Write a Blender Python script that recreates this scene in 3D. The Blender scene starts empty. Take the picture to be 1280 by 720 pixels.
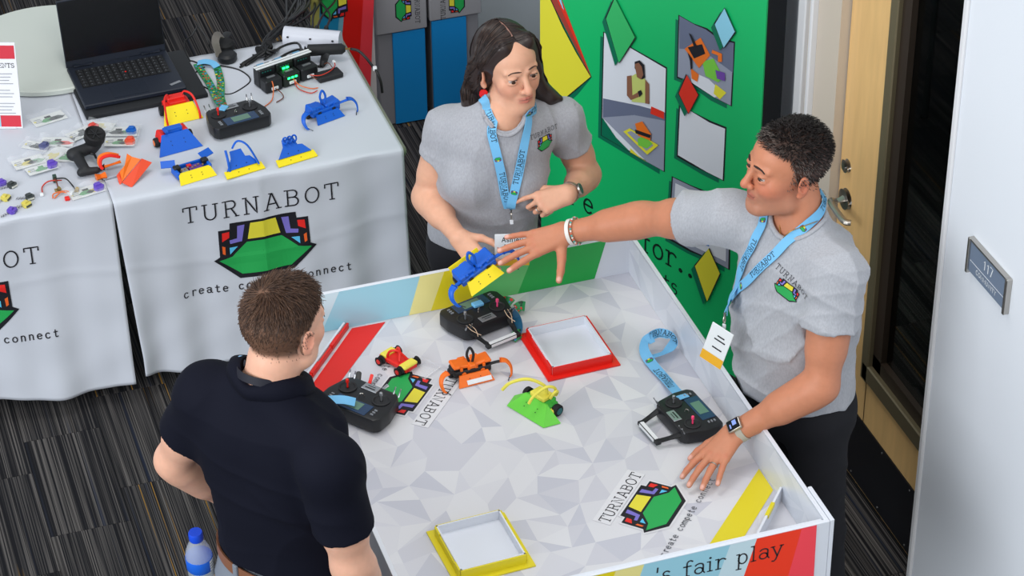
import bpy, bmesh, math, random
import numpy as np
from mathutils import Vector, Matrix, Quaternion
from mathutils.bvhtree import BVHTree

# ------------------------------------------------------------------ camera
F, YAW, PIT, ROL = 3191.0, 0.31512, 0.598145, -0.011942
CAM = np.array([-2.271, -5.849, 5.017])
_fw = np.array([math.sin(YAW)*math.cos(PIT), math.cos(YAW)*math.cos(PIT), -math.sin(PIT)])
_rt = np.array([math.cos(YAW), -math.sin(YAW), 0.0]); _up = np.cross(_rt, _fw)
RR = np.array([math.cos(ROL)*_rt+math.sin(ROL)*_up, -math.sin(ROL)*_rt+math.cos(ROL)*_up, _fw])
scn = bpy.context.scene
COL = scn.collection
cd = bpy.data.cameras.new('camera'); cam = bpy.data.objects.new('camera', cd); COL.objects.link(cam)
cd.sensor_fit = 'HORIZONTAL'; cd.sensor_width = 36; cd.lens = F/1280*36; cd.clip_end = 60
cam.matrix_world = Matrix(((RR[0][0], RR[1][0], -RR[2][0], CAM[0]), (RR[0][1], RR[1][1], -RR[2][1], CAM[1]),
                           (RR[0][2], RR[1][2], -RR[2][2], CAM[2]), (0, 0, 0, 1)))
scn.camera = cam

# ------------------------------------------------------------------ world, lights, exposure
w = bpy.data.worlds.new('world'); scn.world = w; w.use_nodes = True
w.node_tree.nodes['Background'].inputs[0].default_value = (0.86, 0.93, 1.0, 1)
w.node_tree.nodes['Background'].inputs[1].default_value = 0.48
def area(name, loc, target, size, power, col=(1, 1, 1), sizey=None):
    l = bpy.data.lights.new(name, 'AREA'); l.energy = power; l.color = col
    l.shape = 'RECTANGLE'; l.size = size; l.size_y = sizey or size
    o = bpy.data.objects.new(name, l); COL.objects.link(o); o.location = loc
    o.rotation_euler = (Vector(target)-Vector(loc)).to_track_quat('-Z', 'Y').to_euler()
    return o
area('overhead_light', (-1.3, 0.2, 6.6), (-0.6, -0.1, 0.8), 2.2, 100, (1, 0.97, 0.93))
area('overhead_light', (-0.6, -5.4, 6.3), (-0.6, -0.6, 0.8), 2.4, 130, (1, 0.96, 0.9))  # unseen lamp added above the camera to brighten surfaces facing it
area('window_light', (-6.0, -3.1, 3.4), (-0.3, -0.2, 0.9), 5.2, 370, (0.90, 0.95, 1.0), 3.6)
vs = scn.view_settings
vs.view_transform = 'Standard'; vs.look = 'None'; vs.gamma = 1; vs.exposure = 0.0
vs.use_curve_mapping = False
random.seed(7)

# ------------------------------------------------------------------ helpers
def ray(px, py):
    return np.array([(px-640)/F, -(py-360)/F, 1.0]) @ RR
def at(px, py, z):                       # the point of a level surface at height z
    d = ray(px, py); return Vector(CAM+d*((z-CAM[2])/d[2]))
def onx(px, py, x):
    d = ray(px, py); return Vector(CAM+d*((x-CAM[0])/d[0]))
def ony(px, py, y):
    d = ray(px, py); return Vector(CAM+d*((y-CAM[1])/d[1]))
def onplane(px, py, o, n):
    d = ray(px, py); n = np.array(n); return Vector(CAM+d*(np.dot(np.array(o)-CAM, n)/np.dot(d, n)))
def lin(c):
    return tuple(((v/255)/12.92 if v/255 <= 0.04045 else (((v/255)+0.055)/1.055)**2.4) for v in c)
_mats = {}
def mat(name, rgb=(200, 200, 200), rough=0.5, metal=0.0, bump=None, var=None, spec=0.5, trans=0.0, alpha=1.0, coat=0.0,
        sheen=0.0, emit=0.0, ior=1.45, attr=None, sss=0.0, stretch=None):
    if name in _mats: return _mats[name]
    m = bpy.data.materials.new(name); m.use_nodes = True; nt = m.node_tree; b = nt.nodes['Principled BSDF']
    c = lin(rgb)+(1,)
    I = b.inputs
    I['Base Color'].default_value = c; I['Roughness'].default_value = rough; I['Metallic'].default_value = metal
    I['Specular IOR Level'].default_value = spec; I['Transmission Weight'].default_value = trans
    I['Alpha'].default_value = alpha; I['Coat Weight'].default_value = coat; I['IOR'].default_value = ior
    I['Sheen Weight'].default_value = sheen
    if sss:
        I['Subsurface Weight'].default_value = sss; I['Subsurface Radius'].default_value = (0.012, 0.005, 0.003); I['Subsurface Scale'].default_value = 0.6
    if emit:
        I['Emission Color'].default_value = c; I['Emission Strength'].default_value = emit
    L = nt.links.new
    def noise(scale, detail=4):
        tc = nt.nodes.new('ShaderNodeTexCoord'); n = nt.nodes.new('ShaderNodeTexNoise')
        src = tc.outputs['Object']
        if stretch:
            mp = nt.nodes.new('ShaderNodeMapping'); mp.inputs['Scale'].default_value = stretch
            L(src, mp.inputs[0]); src = mp.outputs[0]
        n.inputs['Scale'].default_value = scale; n.inputs['Detail'].default_value = detail
        L(src, n.inputs['Vector']); return n
    csock = None
    if attr:
        a = nt.nodes.new('ShaderNodeAttribute'); a.attribute_name = attr; csock = a.outputs['Color']; L(csock, I['Base Color'])
    if var:
        n = noise(var[0]); mr = nt.nodes.new('ShaderNodeMapRange'); mr.inputs[3].default_value = 1-var[1]; mr.inputs[4].default_value = 1+var[1]
        mr.inputs[1].default_value = 0.3; mr.inputs[2].default_value = 0.7
        L(n.outputs['Fac'], mr.inputs[0]); mx = nt.nodes.new('ShaderNodeMix'); mx.data_type = 'RGBA'; mx.blend_type = 'MULTIPLY'; mx.inputs[0].default_value = 1
        mx.inputs[6].default_value = c
        if csock: L(csock, mx.inputs[6])
        L(mr.outputs[0], mx.inputs[7]); L(mx.outputs[2], I['Base Color'])
    if bump:
        n = noise(bump[0]); bp = nt.nodes.new('ShaderNodeBump'); bp.inputs['Strength'].default_value = bump[1]; bp.inputs['Distance'].default_value = bump[2] if len(bump) > 2 else 0.002
        L(n.outputs['Fac'], bp.inputs['Height']); L(bp.outputs[0], I['Normal'])
    _mats[name] = m; return m

def _link(name, me, parent=None):
    o = bpy.data.objects.new(name, me); COL.objects.link(o)
    if parent is not None: o.parent = parent
    return o
def tag(o, label=None, cat=None, group=None, kind=None):
    if label: o['label'] = label
    if cat: o['category'] = cat
    if group: o['group'] = group
    if kind: o['kind'] = kind
    return o
def thing(name, label, cat, loc=(0, 0, 0), rz=0.0, group=None, rot=None):
    o = bpy.data.objects.new(name, None); COL.objects.link(o); o.location = loc; o.empty_display_size = 0.05
    o.rotation_euler = rot if rot is not None else (0, 0, rz)
    return tag(o, label, cat, group)
def copy_tree(o, parent=None):
    c = o.copy(); COL.objects.link(c); c.parent = parent
    for ch in list(o.children): copy_tree(ch, c)
    return c

def basis(d, hint=(0, 0, 1)):
    d = Vector(d).normalized(); h = Vector(hint)
    if abs(d.dot(h)) > 0.97: h = Vector((1, 0, 0)) if abs(d.x) < 0.9 else Vector((0, 1, 0))
    a = d.cross(h).normalized(); return a, a.cross(d).normalized(), d
def smooth_path(pts, n=6):
    P = [Vector(p) for p in pts]; out = []
    for i in range(len(P)-1):
        p0 = P[max(i-1, 0)]; p1 = P[i]; p2 = P[i+1]; p3 = P[min(i+2, len(P)-1)]
        for k in range(n):
            t = k/n; out.append(0.5*((2*p1)+(p2-p0)*t+(2*p0-5*p1+4*p2-p3)*t*t+(3*p1-p0-3*p2+p3)*t**3))
    out.append(P[-1]); return out

class MB:                                # collects shapes and links them as one mesh object
    def __init__(s, M=None): s.v = []; s.f = []; s.m = []; s.M = M or Matrix()
    def add(s, V, Fs, m=0):
        n = len(s.v); s.v += [tuple(s.M @ Vector(p)) for p in V]
        s.f += [tuple(i+n for i in f) for f in Fs]; s.m += [m]*len(Fs); return s
    def box(s, c, d, m=0, R=None, bev=0.0, seg=1):
        bm = bmesh.new(); bmesh.ops.create_cube(bm, size=1)
        for v in bm.verts: v.co = Vector((v.co.x*d[0], v.co.y*d[1], v.co.z*d[2]))
        if bev > 0: bmesh.ops.bevel(bm, geom=list(bm.edges), offset=min(bev, min(d)*0.45), segments=seg, affect='EDGES', profile=0.5)
        R = R or Matrix(); c = Vector(c)
        s.add([c+(R @ v.co) for v in bm.verts], [[v.index for v in f.verts] for f in (bm.faces, bm.verts.index_update())[0]], m); bm.free(); return s
    def tube(s, P, r, m=0, n=8, cap=True, flat=None, closed=False):
        P = [Vector(p) for p in P]; k = len(P); V = []; Fs = []; a = None
        for i, p in enumerate(P):
            d = (P[(i+1) % k]-P[i-1]) if closed else (P[min(i+1, k-1)]-P[max(i-1, 0)])
            if d.length < 1e-9: d = Vector((0, 0, 1))
            d.normalize()
            if a is None: a, b, _ = basis(d)
            else:
                a = (a-d*a.dot(d)); a = a.normalized() if a.length > 1e-6 else basis(d)[0]; b = d.cross(a)
            rr = r[i] if isinstance(r, (list, tuple)) else r
            ra, rb = (rr, rr*flat) if flat else (rr, rr)
            for j in range(n):
                t = 2*math.pi*j/n; V.append(p+a*(ra*math.cos(t))+b*(rb*math.sin(t)))
        for i in range(k if closed else k-1):
            for j in range(n):
                q = ((i+1) % k)*n; Fs.append((i*n+j, i*n+(j+1) % n, q+(j+1) % n, q+j))
        if cap and not closed: Fs += [tuple(range(n-1, -1, -1)), tuple((k-1)*n+j for j in range(n))]
        return s.add(V, Fs, m)
    def cyl(s, a, b, r, m=0, n=16, r2=None): return s.tube([a, b], [r, r if r2 is None else r2], m, n)
    def lathe(s, prof, c=(0, 0, 0), m=0, n=20, R=None):
        R = R or Matrix(); c = Vector(c); V = []; Fs = []
        for (r, z) in prof:
            for j in range(n): t = 2*math.pi*j/n; V.append(c+R @ Vector((r*math.cos(t), r*math.sin(t), z)))
        k = len(prof)
        for i in range(k-1):
            for j in range(n): Fs.append((i*n+j, i*n+(j+1) % n, (i+1)*n+(j+1) % n, (i+1)*n+j))
        Fs += [tuple(range(n-1, -1, -1)), tuple((k-1)*n+j for j in range(n))]
        return s.add(V, Fs, m)
    def prism(s, poly, z0, z1, m=0, R=None, c=(0, 0, 0)):
        R = R or Matrix(); c = Vector(c); n = len(poly)
        ar = sum(poly[i][0]*poly[(i+1) % n][1]-poly[(i+1) % n][0]*poly[i][1] for i in range(n))
        if ar < 0: poly = poly[::-1]
        V = [c+R @ Vector((x, y, z0)) for x, y in poly]+[c+R @ Vector((x, y, z1)) for x, y in poly]
        return s.add(V, [tuple(range(n-1, -1, -1)), tuple(range(n, 2*n))]+[(i, (i+1) % n, n+(i+1) % n, n+i) for i in range(n)], m)
    def sphere(s, c, r, m=0, nu=14, nv=9, R=None):
        r = (r, r, r) if not hasattr(r, '__len__') else r
        R = R or Matrix(); c = Vector(c); V = [c+R @ Vector((0, 0, r[2]))]; Fs = []
        for i in range(1, nv):
            p = math.pi*i/nv
            for j in range(nu):
                t = 2*math.pi*j/nu; V.append(c+R @ Vector((r[0]*math.sin(p)*math.cos(t), r[1]*math.sin(p)*math.sin(t), r[2]*math.cos(p))))
        V.append(c+R @ Vector((0, 0, -r[2]))); e = len(V)-1
        for j in range(nu):
            Fs.append((0, 1+j, 1+(j+1) % nu)); Fs.append((e, e-nu+(j+1) % nu, e-nu+j))
        for i in range(nv-2):
            for j in range(nu): a = 1+i*nu; Fs.append((a+j, a+nu+j, a+nu+(j+1) % nu, a+(j+1) % nu))
        return s.add(V, Fs, m)
    def strip(s, P, N, wd, m=0, th=0.0012, wu=None):   # a flat band along P, N = band normals
        P = [Vector(p) for p in P]; V = []; Fs = []
        for i, p in enumerate(P):
            d = (P[min(i+1, len(P)-1)]-P[max(i-1, 0)]).normalized(); nn = Vector(N[i] if isinstance(N, list) else N)
            sd = d.cross(nn).normalized(); nn = sd.cross(d).normalized()
            V += [p-sd*wd/2, p+sd*wd/2, p+sd*wd/2+nn*th, p-sd*wd/2+nn*th]
        for i in range(len(P)-1):
            a = 4*i; b = a+4
            for j in range(4): Fs.append((a+j, a+(j+1) % 4, b+(j+1) % 4, b+j))
        e = 4*(len(P)-1); Fs += [(3, 2, 1, 0), (e, e+1, e+2, e+3)]
        return s.add(V, Fs, m)
    def build(s, name, mats, parent=None, smooth=35, label=None):
        me = bpy.data.meshes.new(name); me.from_pydata(s.v, [], s.f)
        for mm in (mats if isinstance(mats, (list, tuple)) else [mats]): me.materials.append(mm)
        me.polygons.foreach_set('material_index', s.m)
        bm = bmesh.new(); bm.from_mesh(me); bmesh.ops.recalc_face_normals(bm, faces=bm.faces); bm.to_mesh(me); bm.free()
        if smooth:
            me.polygons.foreach_set('use_smooth', [True]*len(me.polygons)); me.set_sharp_from_angle(angle=math.radians(smooth))
        me.update(); o = _link(name, me, parent)
        if label: o['label'] = label
        return o

# ---- lettering: a small slab-serif stroke font and flat print laid on any surface
def arc(cx, cy, rx, ry, a0, a1, n=10):
    return [(cx+rx*math.cos(math.radians(a0+(a1-a0)*i/n)), cy+ry*math.sin(math.radians(a0+(a1-a0)*i/n))) for i in range(n+1)]
def _S(x, y, w=0.13): return [(x-w, y), (x+w, y)]
GL = {
 'T': (0.86, [[(.43, 0), (.43, 1)], [(.05, .8), (.05, 1), (.81, 1), (.81, .8)]], [_S(.43, 0)]),
 'U': (0.92, [[(.16, 1), (.16, .36)]+arc(.46, .33, .30, .33, 180, 360)+[(.76, 1)]], [_S(.16, 1), _S(.76, 1)]),
 'R': (0.92, [[(.2, 0), (.2, 1), (.5, 1)]+arc(.5, .76, .24, .24, 90, -90)+[(.2, .52)], [(.5, .52), (.78, 0)]], [_S(.2, 0), _S(.8, 0, .09), _S(.12, 1, .08)]),
 'N': (0.98, [[(.2, 0), (.2, 1), (.78, 0), (.78, 1)]], [_S(.2, 0), _S(.14, 1, .1), _S(.78, 1)]),
 'A': (0.96, [[(.14, 0), (.46, 1), (.5, 1), (.84, 0)], [(.25, .34), (.72, .34)]], [_S(.13, 0), _S(.85, 0), _S(.42, 1, .08)]),
 'B': (0.88, [[(.2, 0), (.2, 1), (.5, 1)]+arc(.5, .77, .22, .23, 90, -90)+[(.2, .54)], [(.5, .54)]+arc(.52, .27, .26, .27, 90, -90)+[(.1, 0)]], [_S(.12, 1, .08), _S(.12, 0, .08)]),
 'O': (0.96, [arc(.48, .5, .38, .5, 90, 450, 20)], []),
 'E': (0.8, [[(.72, .8), (.72, 1), (.18, 1), (.18, 0), (.74, 0), (.74, .2)], [(.18, .52), (.55, .52)]], []),
 'S': (0.8, [arc(.4, .75, .28, .25, 20, 270, 10)+arc(.4, .25, .3, .25, 90, -160, 10)], []),
 'P': (0.84, [[(.2, 0), (.2, 1), (.5, 1)]+arc(.5, .73, .26, .27, 90, -90)+[(.2, .46)]], [_S(.2, 0), _S(.12, 1, .08)]),
 'C': (0.9, [arc(.48, .5, .38, .5, 45, 315, 14)], []),
 'M': (1.0, [[(.14, 0), (.14, 1), (.5, .3), (.86, 1), (.86, 0)]], []),
 'I': (0.4, [[(.2, 0), (.2, 1)]], []), 'Y': (0.84, [[(.08, 1), (.42, .5), (.76, 1)], [(.42, .5), (.42, 0)]], []),
 '1': (0.6, [[(.14, .78), (.34, 1), (.34, 0)]], []), '7': (0.66, [[(.08, 1), (.58, 1), (.26, 0)]], []),
 'a': (0.66, [arc(.32, .52, .22, .15, 160, 0, 6)+[(.54, .1), (.62, 0)], arc(.3, .2, .22, .2, 40, 400, 12)], []),
 'c': (0.62, [arc(.32, .33, .25, .33, 45, 320, 12)], []),
 'e': (0.64, [[(.08, .36), (.57, .36)]+arc(.32, .33, .25, .33, 5, 315, 12)], []),
 'o': (0.66, [arc(.33, .33, .26, .33, 90, 450, 14)], []),
 'n': (0.72, [[(.16, .66), (.16, 0)], [(.16, .42)]+arc(.36, .42, .2, .24, 160, 0, 7)+[(.56, 0)]], [_S(.16, 0, .1), _S(.56, 0, .1), _S(.1, .66, .07)]),
 'm': (0.98, [[(.12, .66), (.12, 0)], [(.12, .44)]+arc(.3, .44, .17, .22, 160, 0, 6)+[(.47, 0)], [(.47, .44)]+arc(.65, .44, .17, .22, 160, 0, 6)+[(.82, 0)]], [_S(.12, 0, .07), _S(.82, 0, .07)]),
 'p': (0.72, [[(.16, .66), (.16, -.34)], arc(.37, .33, .24, .33, 170, -170, 14)], [_S(.16, -.34), _S(.1, .66, .07)]),
 'r': (0.58, [[(.2, .66), (.2, 0)], [(.2, .4)]+arc(.42, .42, .22, .24, 160, 40, 6)], [_S(.2, 0), _S(.13, .66, .08)]),
 's': (0.56, [arc(.28, .5, .18, .16, 30, 270, 8)+arc(.28, .18, .2, .18, 90, -160, 8)], []),
 't': (0.54, [[(.24, .88), (.24, .15)]+arc(.38, .15, .14, .15, 180, 320, 5), [(.08, .64), (.46, .64)]], []),
 'f': (0.54, [arc(.4, .82, .17, .18, 40, 180, 6)+[(.23, 0)], [(.06, .64), (.44, .64)]], [_S(.23, 0)]),
 'i': (0.4, [[(.2, .64), (.2, 0)], arc(.2, .88, .03, .03, 0, 360, 6)], [_S(.2, 0), _S(.13, .64, .08)]),
 'l': (0.4, [[(.2, 1), (.2, 0)]], [_S(.2, 0), _S(.13, 1, .08)]),
 'h': (0.72, [[(.16, 1), (.16, 0)], [(.16, .42)]+arc(.36, .42, .2, .24, 160, 0, 7)+[(.56, 0)]], []),
 'y': (0.68, [[(.1, .66), (.36, .02)], [(.6, .66), (.3, -.2), (.2, -.32), (.1, -.3)]], [_S(.1, .66, .1), _S(.6, .66, .09)]),
 "'": (0.3, [[(.15, 1), (.13, .72)]], []), '.': (0.46, [arc(.22, .06, .06, .06, 0, 360, 8)], []), ' ': (0.5, [], []), '-': (0.5, [[(.1, .35), (.42, .35)]], []),
}
def text_width(s, track=0.0, mono=None): return sum((mono or GL[c][0])+track for c in s)-track
def text(mb, s, size, mapf, off=0.0006, m=0, th=0.11, serif=True, track=0.08, mono=None, align='c', seg=0.05):
    W = text_width(s, track, mono); x = -W/2 if align == 'c' else (0 if align == 'l' else -W)
    for ch in s:
        gw, st, se = GL[ch]; x0 = x+((mono-gw)/2 if mono else 0)
        for pl in st+(se if serif else []):
            h = th/2*(0.8 if pl in se else 1.0); V = []; Fs = []
            pts = [pl[0]]
            for a, b in zip(pl, pl[1:]):
                k = max(1, int(math.hypot(b[0]-a[0], b[1]-a[1])*size/seg))
                pts += [(a[0]+(b[0]-a[0])*q/k, a[1]+(b[1]-a[1])*q/k) for q in range(1, k+1)]
            for i, p in enumerate(pts):
                a = pts[max(i-1, 0)]; b = pts[min(i+1, len(pts)-1)]; dx, dy = b[0]-a[0], b[1]-a[1]; l = math.hypot(dx, dy) or 1
                nx, ny = -dy/l*h, dx/l*h; ex, ey = (dx/l*h*0.9, dy/l*h*0.9)
                if 0 < i < len(pts)-1: ex = ey = 0
                if i == 0: ex, ey = -ex, -ey
                V += [mapf((x0+p[0]+nx+ex)*size, (p[1]+ny+ey)*size, off), mapf((x0+p[0]-nx+ex)*size, (p[1]-ny+ey)*size, off)]
            for i in range(len(pts)-1): Fs.append((2*i, 2*i+1, 2*i+3, 2*i+2))
            mb.add(V, Fs, m)
        x += (mono or gw)+track
def plane_map(o, ux, uy, n=None):
    o, ux, uy = Vector(o), Vector(ux).normalized(), Vector(uy).normalized(); n = Vector(n) if n is not None else ux.cross(uy).normalized()
    return lambda u, v, off=0.0: o+ux*u+uy*v+n*off
def clip_poly(P, ax, lo, sign):
    out = []
    for i in range(len(P)):
        a, b = P[i-1], P[i]; da, db = sign*(a[ax]-lo), sign*(b[ax]-lo)
        if (da >= 0) != (db >= 0):
            t = da/(da-db); out.append((a[0]+(b[0]-a[0])*t, a[1]+(b[1]-a[1])*t))
        if db >= 0: out.append(b)
    return out
def print_poly(mb, P, mapf, off, m, cell=None):
    if not cell: mb.add([mapf(x, y, off) for x, y in P], [tuple(range(len(P)))], m); return
    x0, x1 = min(p[0] for p in P), max(p[0] for p in P); y0, y1 = min(p[1] for p in P), max(p[1] for p in P)
    nx, ny = max(1, int((x1-x0)/cell+.99)), max(1, int((y1-y0)/cell+.99))
    for i in range(nx):
        Q = clip_poly(clip_poly(P, 0, x0+(x1-x0)*i/nx, 1), 0, x0+(x1-x0)*(i+1)/nx, -1) if nx > 1 else P
        for j in range(ny):
            q = clip_poly(clip_poly(Q, 1, y0+(y1-y0)*j/ny, 1), 1, y0+(y1-y0)*(j+1)/ny, -1) if len(Q) > 2 else []
            if len(q) > 2: mb.add([mapf(x, y, off) for x, y in q], [tuple(range(len(q)))], m)
INK = mat('black_ink', (22, 22, 30), 0.6)
LOGO_M = [INK, mat('print_green', (38, 165, 82), 0.5), mat('print_yellow', (226, 214, 62), 0.5), mat('print_violet', (122, 112, 196), 0.5),
          mat('print_red', (226, 40, 36), 0.5), mat('print_orange', (232, 100, 40), 0.5), mat('print_cyan', (90, 190, 232), 0.5)]
def mir(P): return [(-x, y) for x, y in P]
LOGO = [(0, [(-.64, .60), (.64, .60), (.65, .47), (.87, .47), (.88, -.10), (1.0, -.17), (.53, -.62), (-.53, -.62), (-1.0, -.17), (-.88, -.10), (-.87, .47), (-.65, .47)]),
        (1, [(-.34, .14), (.34, .14), (.64, -.13), (.9, -.18), (.48, -.53), (-.48, -.53), (-.9, -.18), (-.64, -.13)]),
        (2, [(-.25, .55), (.25, .55), (.32, .2), (-.32, .2)])]
for i, P in ((3, [(.36, .53), (.5, .52), (.52, .25), (.67, .23), (.66, .15), (.43, .17)]), (4, [(.66, .42), (.8, .41), (.81, .22), (.67, .29)]),
             (5, [(.76, .10), (.82, .13), (.82, -.04), (.77, -.07)]), (6, [(.52, .07), (.68, .07), (.68, -.08)])):
    LOGO += [(i, P), (i, mir(P))]
def logo(mb, size, mapf, off=0.0008, cell=None, step=0.0006):
    for i, P in LOGO: print_poly(mb, [(x*size, y*size) for x, y in P], mapf, off+(step if i else 0), i, cell)

# ------------------------------------------------------------------ floor and walls
FL = bpy.data.materials.new('striped_carpet'); FL.use_nodes = True
def carpet(m):
    nt = m.node_tree; L = nt.links.new; b = nt.nodes['Principled BSDF']; b.inputs['Roughness'].default_value = 0.95; b.inputs['Specular IOR Level'].default_value = 0.1
    tc = nt.nodes.new('ShaderNodeTexCoord'); oi = nt.nodes.new('ShaderNodeObjectInfo')
    def ns(sx, sy, seed, detail=1):
        mp = nt.nodes.new('ShaderNodeMapping'); mp.inputs['Scale'].default_value = (sx, sy, 1); L(tc.outputs['Object'], mp.inputs[0])
        ma = nt.nodes.new('ShaderNodeMath'); ma.operation = 'MULTIPLY_ADD'; ma.inputs[1].default_value = 70; ma.inputs[2].default_value = seed; L(oi.outputs['Random'], ma.inputs[0])
        n = nt.nodes.new('ShaderNodeTexNoise'); n.noise_dimensions = '4D'; n.inputs['Scale'].default_value = 1; n.inputs['Detail'].default_value = detail
        L(mp.outputs[0], n.inputs['Vector']); L(ma.outputs[0], n.inputs['W']); return n.outputs['Fac']
    def ramp(s, a, b_):
        r = nt.nodes.new('ShaderNodeMapRange'); r.inputs[1].default_value = a; r.inputs[2].default_value = b_; L(s, r.inputs[0]); return r.outputs[0]
    def mul(a, c):
        ma = nt.nodes.new('ShaderNodeMath'); ma.operation = 'MULTIPLY'; L(a, ma.inputs[0])
        if isinstance(c, float): ma.inputs[1].default_value = c
        else: L(c, ma.inputs[1])
        return ma.outputs[0]
    def mix(f, a, c):
        mx = nt.nodes.new('ShaderNodeMix'); mx.data_type = 'RGBA'; L(f, mx.inputs[0])
        for k, v in ((6, a), (7, c)):
            if isinstance(v, tuple): mx.inputs[k].default_value = lin(v)+(1,)
            else: L(v, mx.inputs[k])
        return mx.outputs[2]
    fine = ramp(ns(260, 1.0, 3), 0.42, 0.58)
    wide = ramp(ns(30, .8, 9), 0.44, 0.56)
    g = mix(mul(fine, ramp(ns(75, .7, 15), 0.34, 0.52)), (27, 27, 30), (96, 92, 90))
    g = mix(mul(wide, 0.45), g, (28, 29, 33))
    yl = mul(ramp(ns(110, .5, 21), 0.64, 0.68), ramp(ns(0.6, 0.3, 40, 0), 0.52, 0.55))
    g = mix(yl, g, (150, 112, 46))
    g = mix(mul(ramp(ns(50, .6, 33), 0.62, 0.7), 0.6), g, (36, 44, 62))
    L(g, b.inputs['Base Color'])
    n = nt.nodes.new('ShaderNodeTexNoise'); n.inputs['Scale'].default_value = 900; L(tc.outputs['Object'], n.inputs['Vector'])
    bp = nt.nodes.new('ShaderNodeBump'); bp.inputs['Strength'].default_value = 0.4; bp.inputs['Distance'].default_value = 0.003; L(n.outputs['Fac'], bp.inputs['Height']); L(bp.outputs[0], b.inputs['Normal'])
carpet(FL)
sub = MB().box((-1.2, 0.6, -0.036), (8, 9.4, 0.06)).build('floor', mat('floor_screed', (40, 40, 42), 0.9)); tag(sub, kind='structure')
tm = None
TW, TL = 0.25, 0.5
def proj(P):
    v = RR @ (np.array(P)-CAM); return 640+F*v[0]/v[2], 360-F*v[1]/v[2]
for i in range(-16, 5):
    for j in range(-10, 14):
        x, y = (i+0.5)*TW, (j+0.5)*TL+((i*7) % 3)*TL/3
        px, py = proj((x, y, 0))
        if x > 0.7 or not (-320 < px < 1600 and -370 < py < 1090): continue
        if tm is None:
            o = MB().box((0, 0, -0.003), (TW-0.0015, TL-0.0015, 0.006), bev=0.0012).build('carpet_tile', FL, sub); tm = o
        else:
            o = tm.copy(); COL.objects.link(o); o.parent = sub
        o.location = (x, y, 0)
WHITE = mat('white_wall_paint', (226, 230, 236), 0.55, bump=(220, 0.08))
BEIGE = mat('beige_frame_paint', (204, 192, 176), 0.5)
CREAM = mat('pale_trim_lit_edge', (222, 222, 224), 0.45)  # bead trim; on the casing strips the paleness paints in window light
DX, SX = 0.68, 0.58
wl = MB().box((SX+0.07, -2.05, 1.6), (0.14, 2.5, 3.2)).build('wall_right', WHITE); tag(wl, kind='structure')
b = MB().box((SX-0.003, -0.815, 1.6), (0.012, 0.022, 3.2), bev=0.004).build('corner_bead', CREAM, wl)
wd = MB().box((DX+0.10, 1.45, 1.6), (0.14, 2.3, 3.2)).build('wall_door_side', WHITE); tag(wd, kind='structure')
tw = MB().box((DX+0.10, -0.40, 2.75), (0.14, 1.4, 0.9)).build('wall_over_door', WHITE); tag(tw, kind='structure')
wb = MB().box((0.42, 2.72, 1.6), (0.9, 0.12, 3.2)).build('wall_back', mat('grey_wall_paint', (196, 204, 208), 0.6)); tag(wb, kind='structure')
fr = MB().box((DX+0.05, 0.105, 1.15), (0.16, 0.15, 2.3)).build('trim_1', BEIGE); tag(fr, kind='structure')
MB().box((DX-0.035, 0.19, 1.15), (0.03, 0.018, 2.3), bev=0.004).build('casing_edge', CREAM, fr)  # pale colour stands in for window light on this frame edge
MB().box((DX+0.03, 0.23, 1.15), (0.10, 0.06, 2.3)).build('casing_back', BEIGE, fr)
MB().box((DX-0.005, 0.285, 1.15), (0.06, 0.05, 2.3), bev=0.004).build('casing_outer', CREAM, fr)  # window light put into the pale colour here too
bb = MB().box((DX+0.02, 1.5, 0.05), (0.03, 2.2, 0.1)).build('baseboard_door_side', mat('dark_rubber', (34, 35, 38), 0.6)); tag(bb, kind='structure')
# the door, with a glazed panel
MAPLE = mat('maple_veneer', (228, 186, 124), 0.38, var=(6, 0.07), stretch=(1, 5, 0.7), coat=0.15)
dr = thing('door_1', None, None, (DX, 0.028, 0)); tag(dr, kind='structure')
GY0, GZ0 = -0.285, 0.455                 # edge and sill of the glazed opening
s = MB()
s.box((0.025, GY0/2-0.002, 1.11), (0.05, -GY0-0.004, 2.2)); s.box((0.025, -0.6, GZ0/2+0.005), (0.05, 0.64, GZ0-0.01)); s.box((0.025, -0.6, 2.15), (0.05, 0.64, 0.12)); s.box((0.025, -0.93, 1.1), (0.05, 0.08, 2.2))
s.build('door_leaf', MAPLE, dr)
OLIVE = mat('olive_metal_bead', (118, 108, 84), 0.35, 0.4); DBROWN = mat('dark_bronze_bead', (56, 46, 38), 0.4, 0.3)
s = MB(); s.box((-0.004, GY0, 1.27), (0.02, 0.045, 1.70), bev=0.004); s.box((-0.004, -0.6, GZ0), (0.02, 0.66, 0.06), bev=0.004)
s.build('glazing_frame', OLIVE, dr)
s = MB(); s.box((0.012, GY0-0.045, 1.27), (0.02, 0.06, 1.62)); s.box((0.012, -0.6, GZ0+0.05), (0.02, 0.62, 0.05)); s.build('glazing_bead', DBROWN, dr)
MB().box((0.024, -0.6, 1.28), (0.006, 0.66, 1.66)).build('glass_pane', mat('door_glass', (180, 200, 196), 0.02, trans=1.0, ior=1.5), dr)
s = MB(); s.box((-0.003, -0.46, 0.14), (0.004, 0.9, 0.24)); s.build('kick_plate', mat('black_kick_plate', (24, 26, 32), 0.35, 0.2), dr)
s = MB()
for k in range(5):
    for z in (0.035, 0.245): s.sphere((-0.005, -0.05-0.19*k, z), (0.002, 0.0035, 0.0035), nu=8, nv=5)
s.build('plate_screw', mat('bright_steel', (190, 190, 190), 0.3, 1.0), dr)
ST = mat('brushed_steel', (186, 182, 176), 0.3, 1.0)
hd = MB().cyl((-0.012, -0.062, 0.935), (0, -0.062, 0.935), 0.033, n=24)
hd.cyl((-0.05, -0.062, 0.935), (-0.01, -0.062, 0.935), 0.013, n=16)
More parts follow.
